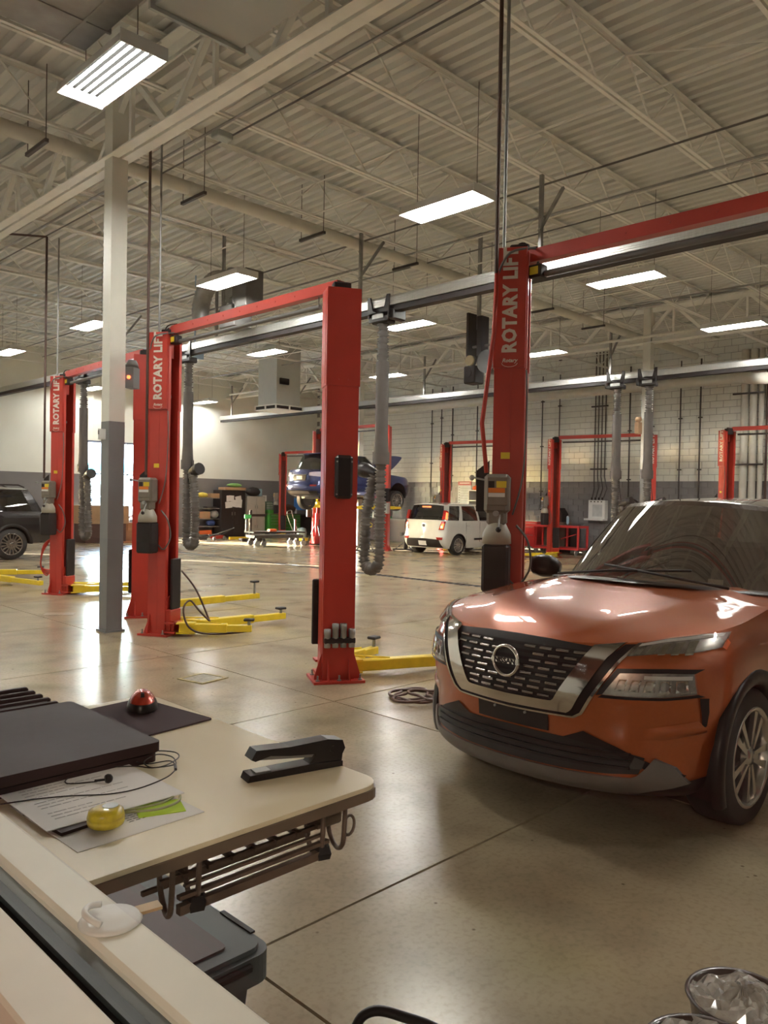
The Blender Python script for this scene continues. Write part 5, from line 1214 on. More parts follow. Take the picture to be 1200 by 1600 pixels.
one('shell', M_BLKG, lambda b: (dome(b, .052, .036, .042, .004), dome(b, .052, .034, -.004, .004)), ms)
def redtop(b):
    g = []
    for i in range(9):
        t = .42 + (PI / 2 - .42) * i / 8
        g.append([(.0535 * math.cos(t) * math.cos(q), .0345 * math.cos(t) * math.sin(q), .0045 + .0445 * math.sin(t)) for q in [2 * PI * k / 24 for k in range(24)]])
    b.grid(g, closed=True)
one('red_cover', mat('metallic_red_shell', (.55, .06, .03), .22, .5, coat=1), redtop, ms)
one('scroll_wheel', M_BLK, lambda b: b.cyl((-.028, -.004, .040), (-.028, .004, .040), .008, n=16), ms)
# papers
pn = tag(empty('paper_sheet', (.612, 1.336, TZ + .0072)), 'printed white sheet lying against the laptop, earphones on it', 'paper')
one('sheet', M_PAPER, lambda b: b.box((0, 0, 0), (.236, .276, .0012)), pn)
def lines(b):
    rr = random.Random(5)
    for k in range(17):
        y = .115 - .0135 * k
        if k in (4, 9, 13): continue
        L = .05 + .11 * rr.random(); x = -.09
        while x < -.09 + L:
            w_ = .006 + .014 * rr.random(); b.box((x + w_ / 2, y, .0009), (w_, .0018, .0003)); x += w_ + .003
tx = one('printed_text', M_INKL, lines, pn); tx['kind'] = 'stuff'
pn.rotation_euler.z = math.radians(88); 
pn.rotation_euler.z = 0
p2 = tag(empty('paper_sheet', (.608, 1.235, TZ + .0006), rz=.03), 'second sheet poking out toward the table edge, under the tape and note', 'paper')
one('sheet', M_PAPER, lambda b: b.box((0, 0, 0), (.216, .24, .0008)), p2)
b_ = MB(); rr = random.Random(9)
for k in range(8):
    for q in range(3): b_.box((.0 + .012 * q + .004 * rr.random(), -.050 - .008 * (k % 4), .0006), (.007, .0012, .0003), rz=.4 * (rr.random() - .5))
o = b_.build('handwriting', M_INK, p2); o['kind'] = 'stuff'
b = MB(); b.box((0, 0, 0), (.09, .12, .005)); tag(b.build('booklet', M_LAP, None, (.548, 1.245, TZ + .0036), rz=.1), 'dark booklet corner under the white sheet beside the yellow tape', 'booklet')
b = MB(); b.box((0, 0, 0), (.075, .055, .0012)); tag(b.build('sticky_note', M_LIME, None, (.672, 1.178, TZ + .0018), rz=-.35), 'lime green sticky note on the lower sheet', 'sticky note')
b = MB(); b.tube(smoothpts([(.585, 1.20, TZ + .006), (.62, 1.185, TZ + .007), (.66, 1.165, TZ + .007), (.70, 1.17, TZ + .007), (.72, 1.195, TZ + .006)], 5), .0022, n=6); b.tube(smoothpts([(.60, 1.205, TZ + .006), (.64, 1.19, TZ + .007), (.68, 1.185, TZ + .007), (.71, 1.20, TZ + .006)], 5), .002, n=6)
tag(b.build('lanyard', mat('olive_strap', (.40, .40, .22), .7)), 'pale strap loop lying across the lime note', 'strap')
tp = tag(empty('tape_roll', (.572, 1.165, TZ + .0055), rz=.2), 'small round yellow tape measure on the papers', 'tape measure')
one('case', mat('dirty_yellow_plastic', (.62, .48, .02), .3, var=.25, scale=60, coat=.5), lambda b: b.lathe([(0, 0), (.022, 0), (.027, .003), (.0285, .010), (.026, .012), (.0285, .014), (.026, .024), (.018, .028), (0, .028)], n=32), tp)
one('label_disc', mat('pale_grey_label', (.5, .55, .55), .4), lambda b: b.cyl((.008, 0, .0265), (.008, 0, .0289), .012, n=20), tp)
# earphones
ea = tag(empty('earphones', (0, 0, 0)), 'black wired earphones tangled across the white sheet', 'earphones')
E_ = TZ + .0092
one('cord', M_BLKG, lambda b: (b.tube(smoothpts([(.643, 1.345, E_), (.60, 1.37, E_), (.62, 1.40, E_), (.68, 1.405, E_), (.73, 1.375, E_), (.75, 1.345, E_), (.785, 1.33, E_ + .001), (.80, 1.345, E_), (.81, 1.38, E_), (.79, 1.40, E_ + .003), (.75, 1.375, E_ + .004), (.745, 1.34, E_ + .003), (.77, 1.33, E_ + .004), (.815, 1.36, E_ + .002), (.828, 1.40, E_), (.80, 1.435, E_), (.77, 1.44, E_), (.745, 1.40, E_), (.755, 1.37, E_), (.79, 1.35, E_ + .003), (.785, 1.32, E_), (.77, 1.30, E_)], 5), .0012, n=6),
    b.tube(smoothpts([(.77, 1.30, E_), (.74, 1.28, E_), (.68, 1.265, E_), (.63, 1.275, E_), (.58, 1.31, E_), (.53, 1.335, E_), (.48, 1.35, E_)], 5), .0012, n=6)), ea)
one('earbud', M_BLKG, lambda b: (b.lathe([(0, -.004), (.007, -.003), (.0085, .001), (.007, .006), (.003, .009)], c=(.655, 1.33, E_ + .006), axis='X', n=16), b.cyl((.655, 1.333, E_ + .004), (.640, 1.348, E_ + .001), .0022, n=8)), ea)
one('splitter', M_BLKG, lambda b: b.cyl((.787, 1.325, E_ + .001), (.776, 1.305, E_ + .001), .0028, n=8), ea)
# stapler
st = tag(empty('stapler', (.955, 1.172, TZ + .0005), rz=math.radians(-13)), 'black stapler with open jaw near the table corner', 'stapler')
one('base', M_BLKG, lambda b: (b.prism([(-.105, 0), (.092, 0), (.092, .010), (.03, .014), (-.10, .012)], -.018, .018, axis='Y'), b.prism([(.02, .012), (.092, .010), (.095, .036), (.045, .040)], -.014, .014, axis='Y')), st)
one('anvil_plate', M_GALV, lambda b: b.box((-.072, 0, .0135), (.03, .024, .002)), st)
one('magazine', M_GALV, lambda b: b.box((-.02, 0, .033), (.125, .014, .009), ry=.10), st)
one('top_arm', M_BLKG, lambda b: (b.prism([(-.098, .040), (-.088, .056), (-.02, .053), (.06, .056), (.092, .050), (.098, .034), (.09, .020), (.05, .030), (-.02, .036), (-.06, .042), (-.09, .036)], -.0165, .0165, axis='Y'), b.cyl((.07, -.018, .036), (.07, .018, .036), .006, n=12)), st)
# hook on the sill
hk = tag(empty('suction_hook', (.347, .695, 1.3005), rz=math.radians(80)), 'white suction cup hook lying on the window sill', 'hook')
one('cup', M_WHITE, lambda b: b.lathe([(.0, 0), (.027, 0), (.029, .0015), (.026, .004), (.020, .0035), (.012, .006), (0, .0065)], n=28), hk)
one('hook', M_WHITE, lambda b: b.tube(smoothpts([(-.012, .012, .006), (-.004, .019, .009), (.010, .021, .010), (.020, .014, .010), (.022, .003, .008)], 5), .003, n=8), hk)
one('adhesive_tab', mat('amber_plastic', (.5, .36, .2), .5), lambda b: b.box((.002, -.036, .002), (.014, .024, .003)), hk)
# totes
def tote(z0, z1, lb, lid=True, s=1.0, xy=(.745, 1.65)):
    r = tag(empty('storage_tote', (xy[0], xy[1], z0)), lb, 'storage tote'); h = z1 - z0
    MG = mat('slate_grey_plastic', (.075, .085, .088), .5, var=.08)
    def bd(b):
        a, c = .265 * s, .27 * s
        g = [[(sx * (a - .03 + .03 * t), sy * (c - .03 + .03 * t), h * t * .9) for sx, sy in ((-1, -1), (1, -1), (1, 1), (-1, 1))] for t in (0, 1)]
        b.grid(g, smooth=False, closed=True); b.box((0, 0, .005), (2 * a - .06, 2 * c - .06, .01))
        for k in range(5): b.box((a - .012, -.2 + .1 * k, h * .5), (.02, .015, h * .7)); b.box((-.2 + .1 * k, -c + .012, h * .5), (.015, .02, h * .7))
    one('body', MG, bd, r)
    if lid:
        one('lid', MG, lambda b: (b.prism(rrect(-.30 * s, .30 * s, -.305 * s, .305 * s, .04), h * .82, h - .012), b.prism(rrect(-.285 * s, .285 * s, -.29 * s, .29 * s, .035), h - .012, h - .002)), r)
        one('lid_panel', mat('dark_maroon_plastic', (.075, .045, .045), .5), lambda b: (b.prism(rrect(-.24 * s, .215 * s, -.255 * s, -.005, .015), h - .0019, h + .003), b.prism(rrect(-.24 * s, .215 * s, .005, .255 * s, .015), h - .0019, h + .003)), r)
        one('handle', M_BLK, lambda b: (b.box((.17, -.308 * s, h * .93), (.14, .014, .018), bev=.004), b.box((.29, -.18, h - .0005), (.012, .12, .004))), r)
    return r
tote(0.0, .335, 'lower grey storage tote under the table', s=.93, xy=(.72, 1.66))
tote(.34, .745, 'grey storage tote with maroon lid under the table, below the sill hook')
# black handle at the bottom edge
b = MB(); b.tube(smoothpts([(1.30, 1.42, .02), (1.30, 1.40, .25), (1.305, 1.365, .42), (1.34, 1.345, .462), (1.385, 1.29, .458), (1.45, 1.18, .42), (1.50, 1.10, .25), (1.51, 1.08, .02)], 6), .012, n=12)
b.box((1.40, 1.25, .012), (.36, .3, .024), rz=-.9, bev=.006)
tag(b.build('tube_handle', M_BLKG), 'black bent tube handle rising at the bottom edge of the photo', 'handle')
def tub(x, y, r_, h, lb):
    t = tag(empty('waste_tub', (x, y, 0)), lb, 'waste tub', 'waste tubs')
    one('tub', mat('dark_brown_plastic', (.05, .028, .022), .3, coat=.4), lambda b: b.lathe([(0, .002), (r_ * .8, .002), (r_, h - .01), (r_ + .012, h), (r_ + .006, h + .008), (r_ - .006, h - .002), (r_ * .8, .02), (0, .02)], n=36), t)
    def bag(b):
        rr = random.Random(int(x * 100)); g = []
        for i in range(10):
            q = i / 9; g.append([((r_ * (1.0 - q)) * math.cos(a) * (1 + .05 * rr.random()), (r_ * (1.0 - q)) * math.sin(a) * (1 + .05 * rr.random()), h - .02 + .035 * q + .03 * rr.random()) for a in [2 * PI * k / 28 for k in range(28)]])
        b.grid(g, closed=True, smooth=False)
    one('bag_liner', mat('crumpled_clear_plastic', (.42, .39, .36), .12, coat=1, var=.3, scale=30), bag, t)
tub(2.10, .84, .16, .24, 'dark brown tub with clear bag, left of the pair at the bottom right corner')
tub(2.45, .88, .15, .22, 'dark brown tub with clear bag, right of the pair at the bottom right corner')

# ================================================================ FLOOR ITEMS
fg = tag(empty('floor_plate', (4.06, 6.37, 0), rz=.2), 'worn square metal floor plate in front of the red centre post', 'floor plate')
one('frame', mat('worn_yellow_frame', (.32, .25, .1), .6, var=.4, scale=30), lambda b: [b.box((sx * .15, 0, .003), (.03, .33, .008)) for sx in (-1, 1)] + [b.box((0, sy * .15, .003), (.27, .03, .008)) for sy in (-1, 1)], fg)
one('plate', mat('worn_plate', (.28, .25, .20), .5, .3, var=.4, scale=25), lambda b: b.box((0, 0, .002), (.27, .27, .005)), fg)
b = MB(); b.box((0, 0, .002), (.4, .25, .004)); tag(b.build('floor_plate', mat('dirty_floor_plate', (.25, .2, .13), .6, var=.4, scale=20), None, (4.72, 11.1, 0), rz=-.6), 'dirty flat floor plate left of the nearest column', 'floor plate')
b = MB(); pts = []
for k in range(70):
    t = k * .36; r_ = .17 + .05 * math.sin(k * .9) + .04 * math.sin(k * .31); pts.append((5.05 + .06 * math.sin(k * .13) + 1.15 * r_ * math.cos(t), 4.62 - .0025 * k + r_ * math.sin(t), .012 + .0006 * k))
b.tube(smoothpts([(5.33, 4.1, .012), (5.2, 4.3, .012)] + pts, 3), .0125, n=8)
tag(b.build('air_hose', mat('brown_rubber_hose', (.11, .06, .045), .45), None), 'brown hose loosely coiled on the floor beside the orange car', 'hose')

# ================================================================ FAR BACK: shelves, cabinets, tool chests
def bx(nm, m, c, d, par, **k): return one(nm, m, lambda b: b.box(c, d, **k), par)
sh = tag(empty('shelf_unit', (18.1, 28.25, 0)), 'open metal wire shelf unit against the left wall', 'shelf')
for sx in (-.61, .61):
    for sy in (-.22, .22): bx('post', M_GALVL, (sx, sy, .98), (.035, .035, 1.96), sh)
for z in (.12, .45, .77, 1.20, 1.63): bx('shelf_board', M_GALV, (0, 0, z), (1.22, .46, .03), sh)
def item(nm, lb, cat, m, c, d, group=None, bev=.01, rz=0):
    b = MB(); b.box((0, 0, 0), d, bev=bev); return tag(b.build(nm, m, None, c, rz=rz), lb, cat, group)
MYB = mat('yellow_bag_plastic', (.65, .5, .06), .5, var=.2)
def blob(nm, lb, cat, m, c, r, seed=1, flat=.6):
    rr = random.Random(seed); b = MB(); g = []
    for i in range(9):
        t = PI * i / 8 ; g.append([(r[0] * math.sin(t) * math.cos(q) * (1 + .2 * rr.random()), r[1] * math.sin(t) * math.sin(q) * (1 + .2 * rr.random()), r[2] * (1 - math.cos(t)) * .5 * (1 + (.1 * rr.random() if i > 5 else 0))) for q in [2 * PI * k / 12 for k in range(12)]])
    b.grid(g, closed=True, smooth=True); return tag(b.build(nm, m, None, c), lb, cat)
blob('yellow_bag', 'crumpled yellow bag on the top shelf of the metal shelf unit', 'bag', MYB, (17.82, 28.2, 1.645), (.24, .16, .2), 2)
item('cardboard_box', 'open tan cardboard box on the top shelf of the metal shelf unit', 'box', M_CARD, (18.35, 28.2, 1.735), (.45, .35, .18))
item('cardboard_box', 'long tan cardboard box on the middle shelf of the metal shelf unit', 'box', M_CARD, (17.85, 28.2, .93), (.5, .35, .29))
blob('clear_bag', 'grey plastic bag beside the long tan box on the shelf unit', 'bag', M_GALVL, (18.4, 28.2, .785), (.18, .16, .34), 4)
item('red_case', 'red tool case on the bottom shelf of the metal shelf unit', 'tool case', M_ORANGE, (17.9, 28.2, .22), (.6, .34, .17))
item('tool_tray', 'dark tray of tools on the second shelf from the top', 'tool tray', M_DGREY, (18.2, 28.2, 1.245), (.5, .3, .06))
blob('blue_hose', 'blue hose bundle on the lower shelf of the metal shelf unit', 'hose', mat('blue_rubber', (.03, .06, .2), .5), (18.2, 28.15, .468), (.2, .15, .25), 5)
def cabinet(lb, x, y, w_, d, h, m, doors=2, split=None):
    r = tag(empty('storage_cabinet', (x, y, 0)), lb, 'cabinet')
    bx('body', m, (0, 0, h / 2), (w_, d, h), r, bev=.01)
    rowz = [(.06, h - .04)] if not split else [(.06, split - .02), (split + .02, h - .04)]
    for z0, z1 in rowz:
        for k in range(doors):
            dw = w_ / doors; dr = bx('door', m, (-w_ / 2 + dw * (k + .5), -d / 2 - .012, (z0 + z1) / 2), (dw - .02, .02, z1 - z0), r, bev=.005)
            one('handle', M_GALV, lambda b: b.box((-w_ / 2 + dw * (k + (.88 if k == 0 else .12)), -d / 2 - .03, (z0 + z1) / 2), (.02, .02, .14)), dr)
    return r
cb = cabinet('tall black metal cabinet with papers taped to its doors', 19.13, 28.2, 1.2, .6, 1.97, mat('black_cabinet_paint', (.018, .013, .014), .45), 2)
for k, (dx, z, w_, h_, a) in enumerate(((-.30, 1.62, .12, .25, .0), (-.12, 1.63, .26, .24, .05), (-.25, 1.36, .34, .26, -.1), (.05, 1.42, .3, .3, .15), (.22, 1.62, .3, .22, -.2), (.28, 1.42, .24, .34, .1))):
    b = MB(); b.box((0, 0, 0), (w_, .003, h_), ry=a); tag(b.build('taped_paper', M_PAPER, None, (19.13 + dx, 27.868 - .004 * k, z)), ('upper left white paper taped to the black cabinet', 'paper at the top middle of the black cabinet doors', 'lower left white paper taped to the black cabinet', 'tilted paper in the centre of the black cabinet doors', 'top right white paper taped to the black cabinet', 'lower right tilted paper taped to the black cabinet')[k], 'paper', 'papers on the black cabinet')
item('cardboard_tray', 'shallow cardboard tray on top of the black cabinet', 'tray', M_CARD, (19.2, 28.1, 2.035), (1.05, .5, .12))
blob('green_straps', 'green straps piled in the tray on the black cabinet', 'strap', mat('pale_green_strap', (.2, .42, .12), .6), (19.25, 28.0, 2.097), (.34, .16, .16), 8)
cabinet('white two-door plastic cabinet right of the black cabinet', 20.3, 28.2, .95, .6, 1.74, mat('pale_cabinet', (.50, .46, .41), .5, var=.04), 2, split=.84)
blob('black_bag', 'black bag slumped on top of the white cabinet', 'bag', M_BLK, (20.2, 28.0, 1.742), (.34, .2, .36), 11)
item('blue_jug', 'pale blue jug on top of the white cabinet', 'jug', mat('pale_blue_jug', (.35, .55, .62), .4), (20.62, 28.1, 1.9), (.18, .16, .32), bev=.03)
item('notice_sheet', 'small white notice on the left wall beside the white cabinet, left one', 'notice', M_PAPER, (20.98, 28.55, 1.72), (.18, .01, .34), bev=0)
item('notice_sheet', 'small white notice on the left wall beside the white cabinet, right one', 'notice', M_PAPER, (21.22, 28.55, 1.65), (.22, .01, .28), bev=0)
so = tag(empty('parts_organizer', (21.12, 28.2, .98)), 'green and grey small parts drawer rack beside the corner lift post', 'drawer rack')
bx('rack', mat('grey_green_rack', (.12, .2, .15), .5), (0, 0, .27), (.36, .3, .54), so)
for k in range(5):
    for q in range(2): bx('drawer', mat('pale_drawer', (.32, .38, .33), .5), (-.085 + .17 * q, -.16, .06 + .1 * k), (.15, .03, .07), so)
def chest(nm, lb, loc, w_, d, h, m, rows, trim=M_DGREY, rz=0, zc=.16, cols=(.62, .38)):
    r = tag(empty(nm, loc, rz=rz), lb, 'tool chest')
    bx('body', m, (0, 0, (h + zc) / 2), (w_, d, h - zc), r, bev=.01); bx('worktop', trim, (0, 0, h + .012), (w_ + .02, d + .02, .024), r)
    z = h - .04
    for hh in rows:
        x0 = -w_ / 2 + .03
        for c in cols:
            ww = (w_ - .06) * c; dr = bx('drawer', m, (x0 + ww / 2, -d / 2 - .012, z - hh / 2), (ww - .015, .024, hh - .015), r, bev=.004)
            one('drawer_pull', M_GALV, lambda b: b.box((x0 + ww / 2, -d / 2 - .028, z - .022), (ww - .03, .014, .014)), dr); x0 += ww
        z -= hh
    for sx in (-1, 1):
        for sy in (-1, 1):
            one('caster', M_BLK, lambda b: (b.cyl((sx * (w_ / 2 - .1) - .02, sy * (d / 2 - .08), .065), (sx * (w_ / 2 - .1) + .02, sy * (d / 2 - .08), .065), .064, n=16), b.box((sx * (w_ / 2 - .1), sy * (d / 2 - .08), .13), (.06, .07, .07), M_GALV)), r)
    return r
chest('tool_chest', 'wide green tool chest behind the corner lift post', (21.70, 27.95, 0), 1.7, .6, .97, M_GREEN, (.10, .13, .13, .16, .20), trim=M_TABLED)
item('green_box', 'small green case on the left end of the green tool chest', 'tool case', M_GREEN, (21.05, 27.9, 1.07), (.3, .3, .17))
blob('parts_pile', 'dark engine parts piled on the green tool chest', 'parts', M_BROWN, (22.0, 27.9, .996), (.42, .22, .38), 21)
item('spray_bottle', 'pale spray bottle on the right end of the green tool chest', 'bottle', M_WHITE, (22.4, 27.8, 1.11), (.08, .08, .22), bev=.02)
bd = tag(empty('blue_banner', (23.52, 28.585, 1.42)), 'bright blue panel on the wall below the lifted SUV', 'banner')
bx('panel', M_BLUE, (0, 0, 0), (1.18, .03, .56), bd); 
wb = tag(empty('workbench', (23.45, 28.1, 0)), 'dark workbench under the bright blue wall panel', 'workbench')
bx('worktop', M_DGREY, (0, 0, .95), (1.3, .7, .05), wb); bx('cupboard', M_BLKG, (0, .02, .47), (1.26, .62, .9), wb); bx('drawer_front', M_BLKG, (0, -.31, .7), (1.1, .02, .25), wb)
item('blue_tray', 'pale blue tray standing on the dark workbench front', 'tray', mat('pale_blue_tray', (.25, .4, .6), .4), (23.4, 27.78, 1.03), (.6, .05, .1))
# cardboard boxes below the window
def carton(lb, c, d, m=M_CARD, flap=True, rz=0):
    r = tag(empty('carton', c, rz=rz), lb, 'box', 'cartons below the far window'); x, y, z = d
    bx('box', m, (0, 0, z / 2), d, r, bev=.008)
    if flap: bx('flap', m, (-x * .2, -y / 2 - .02, z - .14), (x * .38, .012, .28), r, rx=.12); bx('flap', m, (x * .25, -y / 2 - .02, z - .14), (x * .42, .012, .28), r, rx=.1)
    return r
MDB = mat('dark_brown_carton', (.10, .05, .04), .7)
carton('lower dark brown carton under the long tan one', (12.9, 27.0, 0), (1.5, .9, .66), MDB, False)
carton('long tan open carton on top, its flaps folded down, below the window', (12.9, 27.0, .665), (1.72, .9, .64))
carton('smaller tan and orange carton on the floor right of the long carton', (14.0, 26.95, .04), (.62, .6, .66), mat('orange_brown_carton', (.42, .2, .1), .7))
0 and item('blue_cloth', 'pale blue cloth piece between the cartons', 'cloth', mat('pale_blue_cloth', (.3, .5, .75), .6), (13.5, 26.46, .55), (.1, .04, .26), bev=.015)
item('glass_tray', 'pale clear tray on the smaller carton', 'tray', mat('pale_clear_plastic', (.5, .55, .58), .2), (14.1, 26.95, .76), (.36, .3, .1))
pl = tag(empty('pallet', (13.5, 26.7, 0)), 'thin orange brown pallet board under the smaller carton', 'pallet')
bx('board', mat('orange_board', (.4, .15, .06), .6), (.5, 0, .02), (1.2, 1.0, .035), pl)
# flat cart with casters in front of the green chest
fc = tag(empty('flat_cart', (17.2, 22.5, 0), rz=-.2), 'low black flat cart with four double casters', 'cart')
bx('deck', M_BLK, (0, 0, .48), (2.0, .8, .05), fc, bev=.01); bx('frame', M_DGREY, (0, 0, .33), (1.9, .7, .10), fc)
for sx in (-.8, .75):
    for sy in (-.28, .28):
        one('caster', M_BLK, lambda b: [(b.cyl((sx + q - .0, sy - .03, .10), (sx + q, sy + .03, .10), .10, n=20), b.cyl((sx + q, sy - .034, .10), (sx + q, sy + .034, .10), .045, M_GALV, n=14), b.box((sx + q, sy, .22), (.07, .09, .10), M_DGREY)) for q in (0, .24)], fc)
for sx in (-.95, .95): one('corner_post', M_DGREY, lambda b: b.box((sx, .3, .7), (.06, .06, .45)), fc)
item('cart_box', 'orange edged part lying on the flat cart', 'parts', M_ORANGE, (17.0, 22.4, .55), (.3, .15, .08))
es = tag(empty('engine_stand', (18.0, 25.1, 0)), 'dark upright stand with a green clamp in front of the white cabinet', 'stand')
bx('mast', M_BLK, (0, 0, .6), (.09, .09, 1.2), es); bx('arm', M_BLK, (.35, 0, 1.0), (.75, .07, .09), es); bx('foot', M_BLK, (.1, 0, .06), (1.0, .1, .1), es); bx('cross_foot', M_BLK, (-.2, 0, .06), (.1, .8, .1), es)
bx('clamp', mat('bright_green_clamp', (.04, .4, .12), .5), (-.12, 0, .95), (.3, .1, .16), es, bev=.02)
# floor jacks
def jack(x, y, rz, lb, m):
    r = tag(empty('floor_jack', (x, y, 0), rz=rz), lb, 'floor jack', 'floor jacks by the shelves')
    one('frame', m, lambda b: (b.prism([(-.35, .06), (.35, .06), (.33, .17), (.1, .2), (-.3, .14)], -.16, -.13, axis='Y'), b.prism([(-.35, .06), (.35, .06), (.33, .17), (.1, .2), (-.3, .14)], .13, .16, axis='Y'), b.box((.1, 0, .14), (.4, .26, .06))), r)
    one('lift_arm', M_DGREY, lambda b: (b.box((-.12, 0, .18), (.5, .1, .05), ry=.1), b.cyl((-.34, 0, .18), (-.34, 0, .24), .06, n=16)), r)
    one('handle', M_DGREY, lambda b: b.cyl((.3, 0, .16), (1.15, 0, .46), .018, n=10), r)
    for sx in (-.3, .3):
        for sy in (-.19, .19): one('wheel', M_GALV, lambda b: b.cyl((sx, sy - .025, .075), (sx, sy + .025, .075), .075, n=16), r)
jack(16.3, 25.9, -.4, 'black floor jack in front of the metal shelf unit', M_BLK)
jack(17.3, 26.4, .3, 'red floor jack in front of the metal shelf unit', M_RED)
jack(15.5, 26.6, .9, 'dark floor jack at the left end of the row by the shelves', M_DGREY)
ra = tag(empty('yellow_ramp', (18.6, 26.3, 0), rz=-.2), 'flat yellow lift arm piece on the floor before the white cabinet', 'ramp')
bx('bar', M_YEL, (0, 0, .06), (1.3, .14, .1), ra)
# tall red jack under the SUV and yellow headed stand
def tripod(x, y, h, lb, m, mh, grp='under-hoist stands'):
    r = tag(empty('support_stand', (x, y, 0)), lb, 'support stand', grp)
    one('column', m, lambda b: (b.cyl((0, 0, .06), (0, 0, h * .72), .075, n=14), b.cyl((0, 0, h * .72), (0, 0, h - .1), .03, n=10)), r)
    for k in range(3):
        t = 2 * PI * k / 3 + .3; one('leg', M_DGREY, lambda b: (b.cyl((.05 * math.cos(t), .05 * math.sin(t), h * .48), (.36 * math.cos(t), .36 * math.sin(t), .05), .018, n=8), b.box((.2 * math.cos(t), .2 * math.sin(t), .05), (.42, .06, .05), rz=t), b.cyl((.4 * math.cos(t), .4 * math.sin(t), .0), (.4 * math.cos(t), .4 * math.sin(t), .08), .04, n=10)), r)
    one('head', mh, lambda b: (b.box((0, 0, h - .08), (.12, .12, .1), bev=.02), b.box((-.12, 0, h - .03), (.26, .07, .06), ry=-.3), b.box((.10, .02, h - .1), (.2, .09, .12), ry=.3, bev=.02), b.cyl((-.2, -.05, h - .02), (-.2, .05, h - .02), .04, n=10)), r)
    return r
tripod(17.75, 18.35, .98, 'blue tripod stand with a yellow clamp head beside the far column', mat('navy_paint', (.03, .04, .1), .4), M_YEL)
tripod(18.5, 21.75, 1.62, 'tall red support stand under the rear of the lifted SUV', M_TRED, M_YEL)
tripod(19.3, 18.12, .6, 'short dark stand next to the tall SUV lift post', M_BLK, M_DGREY)
wt_ = tag(empty('loose_wheel', (19.9, 18.3, 0), rz=0.8), 'loose road wheel standing by the tall SUV lift post', 'wheel'); wheel(wt_, 0, 0, -1, .34, .22, spokes=6, name='road_wheel')
cu_ = tag(empty('control_cabinet', (18.42, 18.35, 1.0)), 'pale control boxes fixed to the tall SUV lift post', 'control box')
bx('upper_box', M_GALVL, (0, -.12, .42), (.12, .28, .36), cu_, bev=.01); bx('lower_box', M_GALVL, (-.0, .05, -.1), (.1, .14, .26), cu_, bev=.01); bx('cover', M_BLKG, (0, -.14, .85), (.14, .34, .44), cu_, bev=.03)
mw = tag(empty('hand_truck', (19.2, 24.0, 0), rz=.4), 'silver framed hand truck with a pale blue tank near the red support stand', 'hand truck')
one('frame', M_GALV, lambda b: [b.tube(smoothpts([(sy * .2, -.3, .1), (sy * .2, 0, .7), (sy * .2, .15, 1.1), (sy * .12, .12, 1.2), (0, .12, 1.22)], 4), .018, n=8) for sy in (-1, 1)] + [b.cyl((-.2, -.1, .5), (.2, -.1, .5), .015, n=8)], mw)
bx('deck', M_YEL, (0, -.45, .12), (.5, .45, .1), mw, bev=.02); one('tank', mat('pale_blue_tank', (.35, .5, .6), .3), lambda b: b.lathe([(0, .15), (.16, .18), (.19, .35), (.15, .52), (0, .56)], c=(.38, -.2, 0), n=18), mw)
for sx in (-.22, .22): one('wheel', M_BLK, lambda b: b.cyl((sx - .03, 0, .12), (sx + .03, 0, .12), .12, n=18), mw)
# bench by the right wall behind the SUV lift
wb2 = tag(empty('workbench', (23.7, 24.0, 0)), 'long dark workbench on the right wall seen under the lifted SUV', 'workbench')
bx('worktop', M_GREYP, (0, 0, .9), (.8, 4.2, .05), wb2); bx('cupboard', mat('maroon_brown_cupboard', (.06, .03, .03), .5), (.02, 0, .44), (.72, 4.1, .86), wb2)
for k in range(4): bx('cupboard_door', mat('maroon_brown_cupboard', (.06, .03, .03), .5), (-.355, -1.55 + 1.03 * k, .45), (.02, .98, .78), wb2)
for k, (y, w_, h_, m) in enumerate(((24.75, .1, .34, M_WHITE), (24.35, .5, .26, M_GALVL), (23.95, .09, .26, M_WHITE), (23.4, .6, .08, mat('green_tray', (.06, .4, .2), .5)))):
    item(('white_bottle', 'grey_machine', 'white_bottle', 'green_tray')[k], ('tall white bottle at the left of the far workbench', 'grey bench machine on the far workbench', 'short white bottle right of the grey bench machine', 'green tray on the far workbench')[k], ('bottle', 'machine', 'bottle', 'tray')[k], m, (23.6, y, .925 + h_ / 2), (.3, w_, h_), bev=.02)
# right wall furniture
chest('tool_chest', 'red tool chest with grey trim right of the lettered right post', (23.5, 16.15, 0), 1.15, .6, 1.03, M_TRED, (.13, .28, .28), trim=M_GALVL, rz=-PI / 2, cols=(1.0,))
rc = tag(empty('tool_cart', (22.9, 14.45, 0)), 'open bright red steel cart frame behind the red lift by the wall', 'cart')
for sy in (-.85, -.1, .85):
    for sx in (-.28, .28): bx('upright', M_TRED, (sx, sy, .55), (.05, .06, .76), rc)
for z in (.2, .92): one('frame_rail', M_TRED, lambda b: (b.box((0, 0, z), (.62, 1.76, .07)),), rc)
for sy in (-.75, .75):
    for sx in (-.24, .24): one('caster', M_GALV, lambda b: (b.cyl((sx, sy - .02, .075), (sx, sy + .02, .075), .074, n=16), b.box((sx, sy, .14), (.05, .06, .06))), rc)
bx('back_sheet', mat('brown_sheet', (.10, .07, .05), .6), (.25, .38, .55), (.02, .82, .66), rc)
pg = item('red_bar', 'red pry bar hooked across the red steel cart', 'pry bar', M_TRED, (22.6, 13.95, .60), (.03, .6, .03)); pg.rotation_euler.x = -.3
wb3 = tag(empty('workbench', (23.82, 15.05, 0)), 'plain dark bench under the test machine with three white bottles', 'workbench')
bx('worktop', M_DGREY, (0, 0, .935), (.66, 1.25, .05), wb3); bx('cupboard', M_BLKG, (.02, 0, .455), (.58, 1.2, .91), wb3)
bm2 = tag(empty('bench_machine', (23.75, 15.15, .96)), 'dark and red test machine with three white bottles near the red lift', 'machine')
bx('stand', M_TABLED, (0, 0, .04), (.5, .9, .08), bm2)
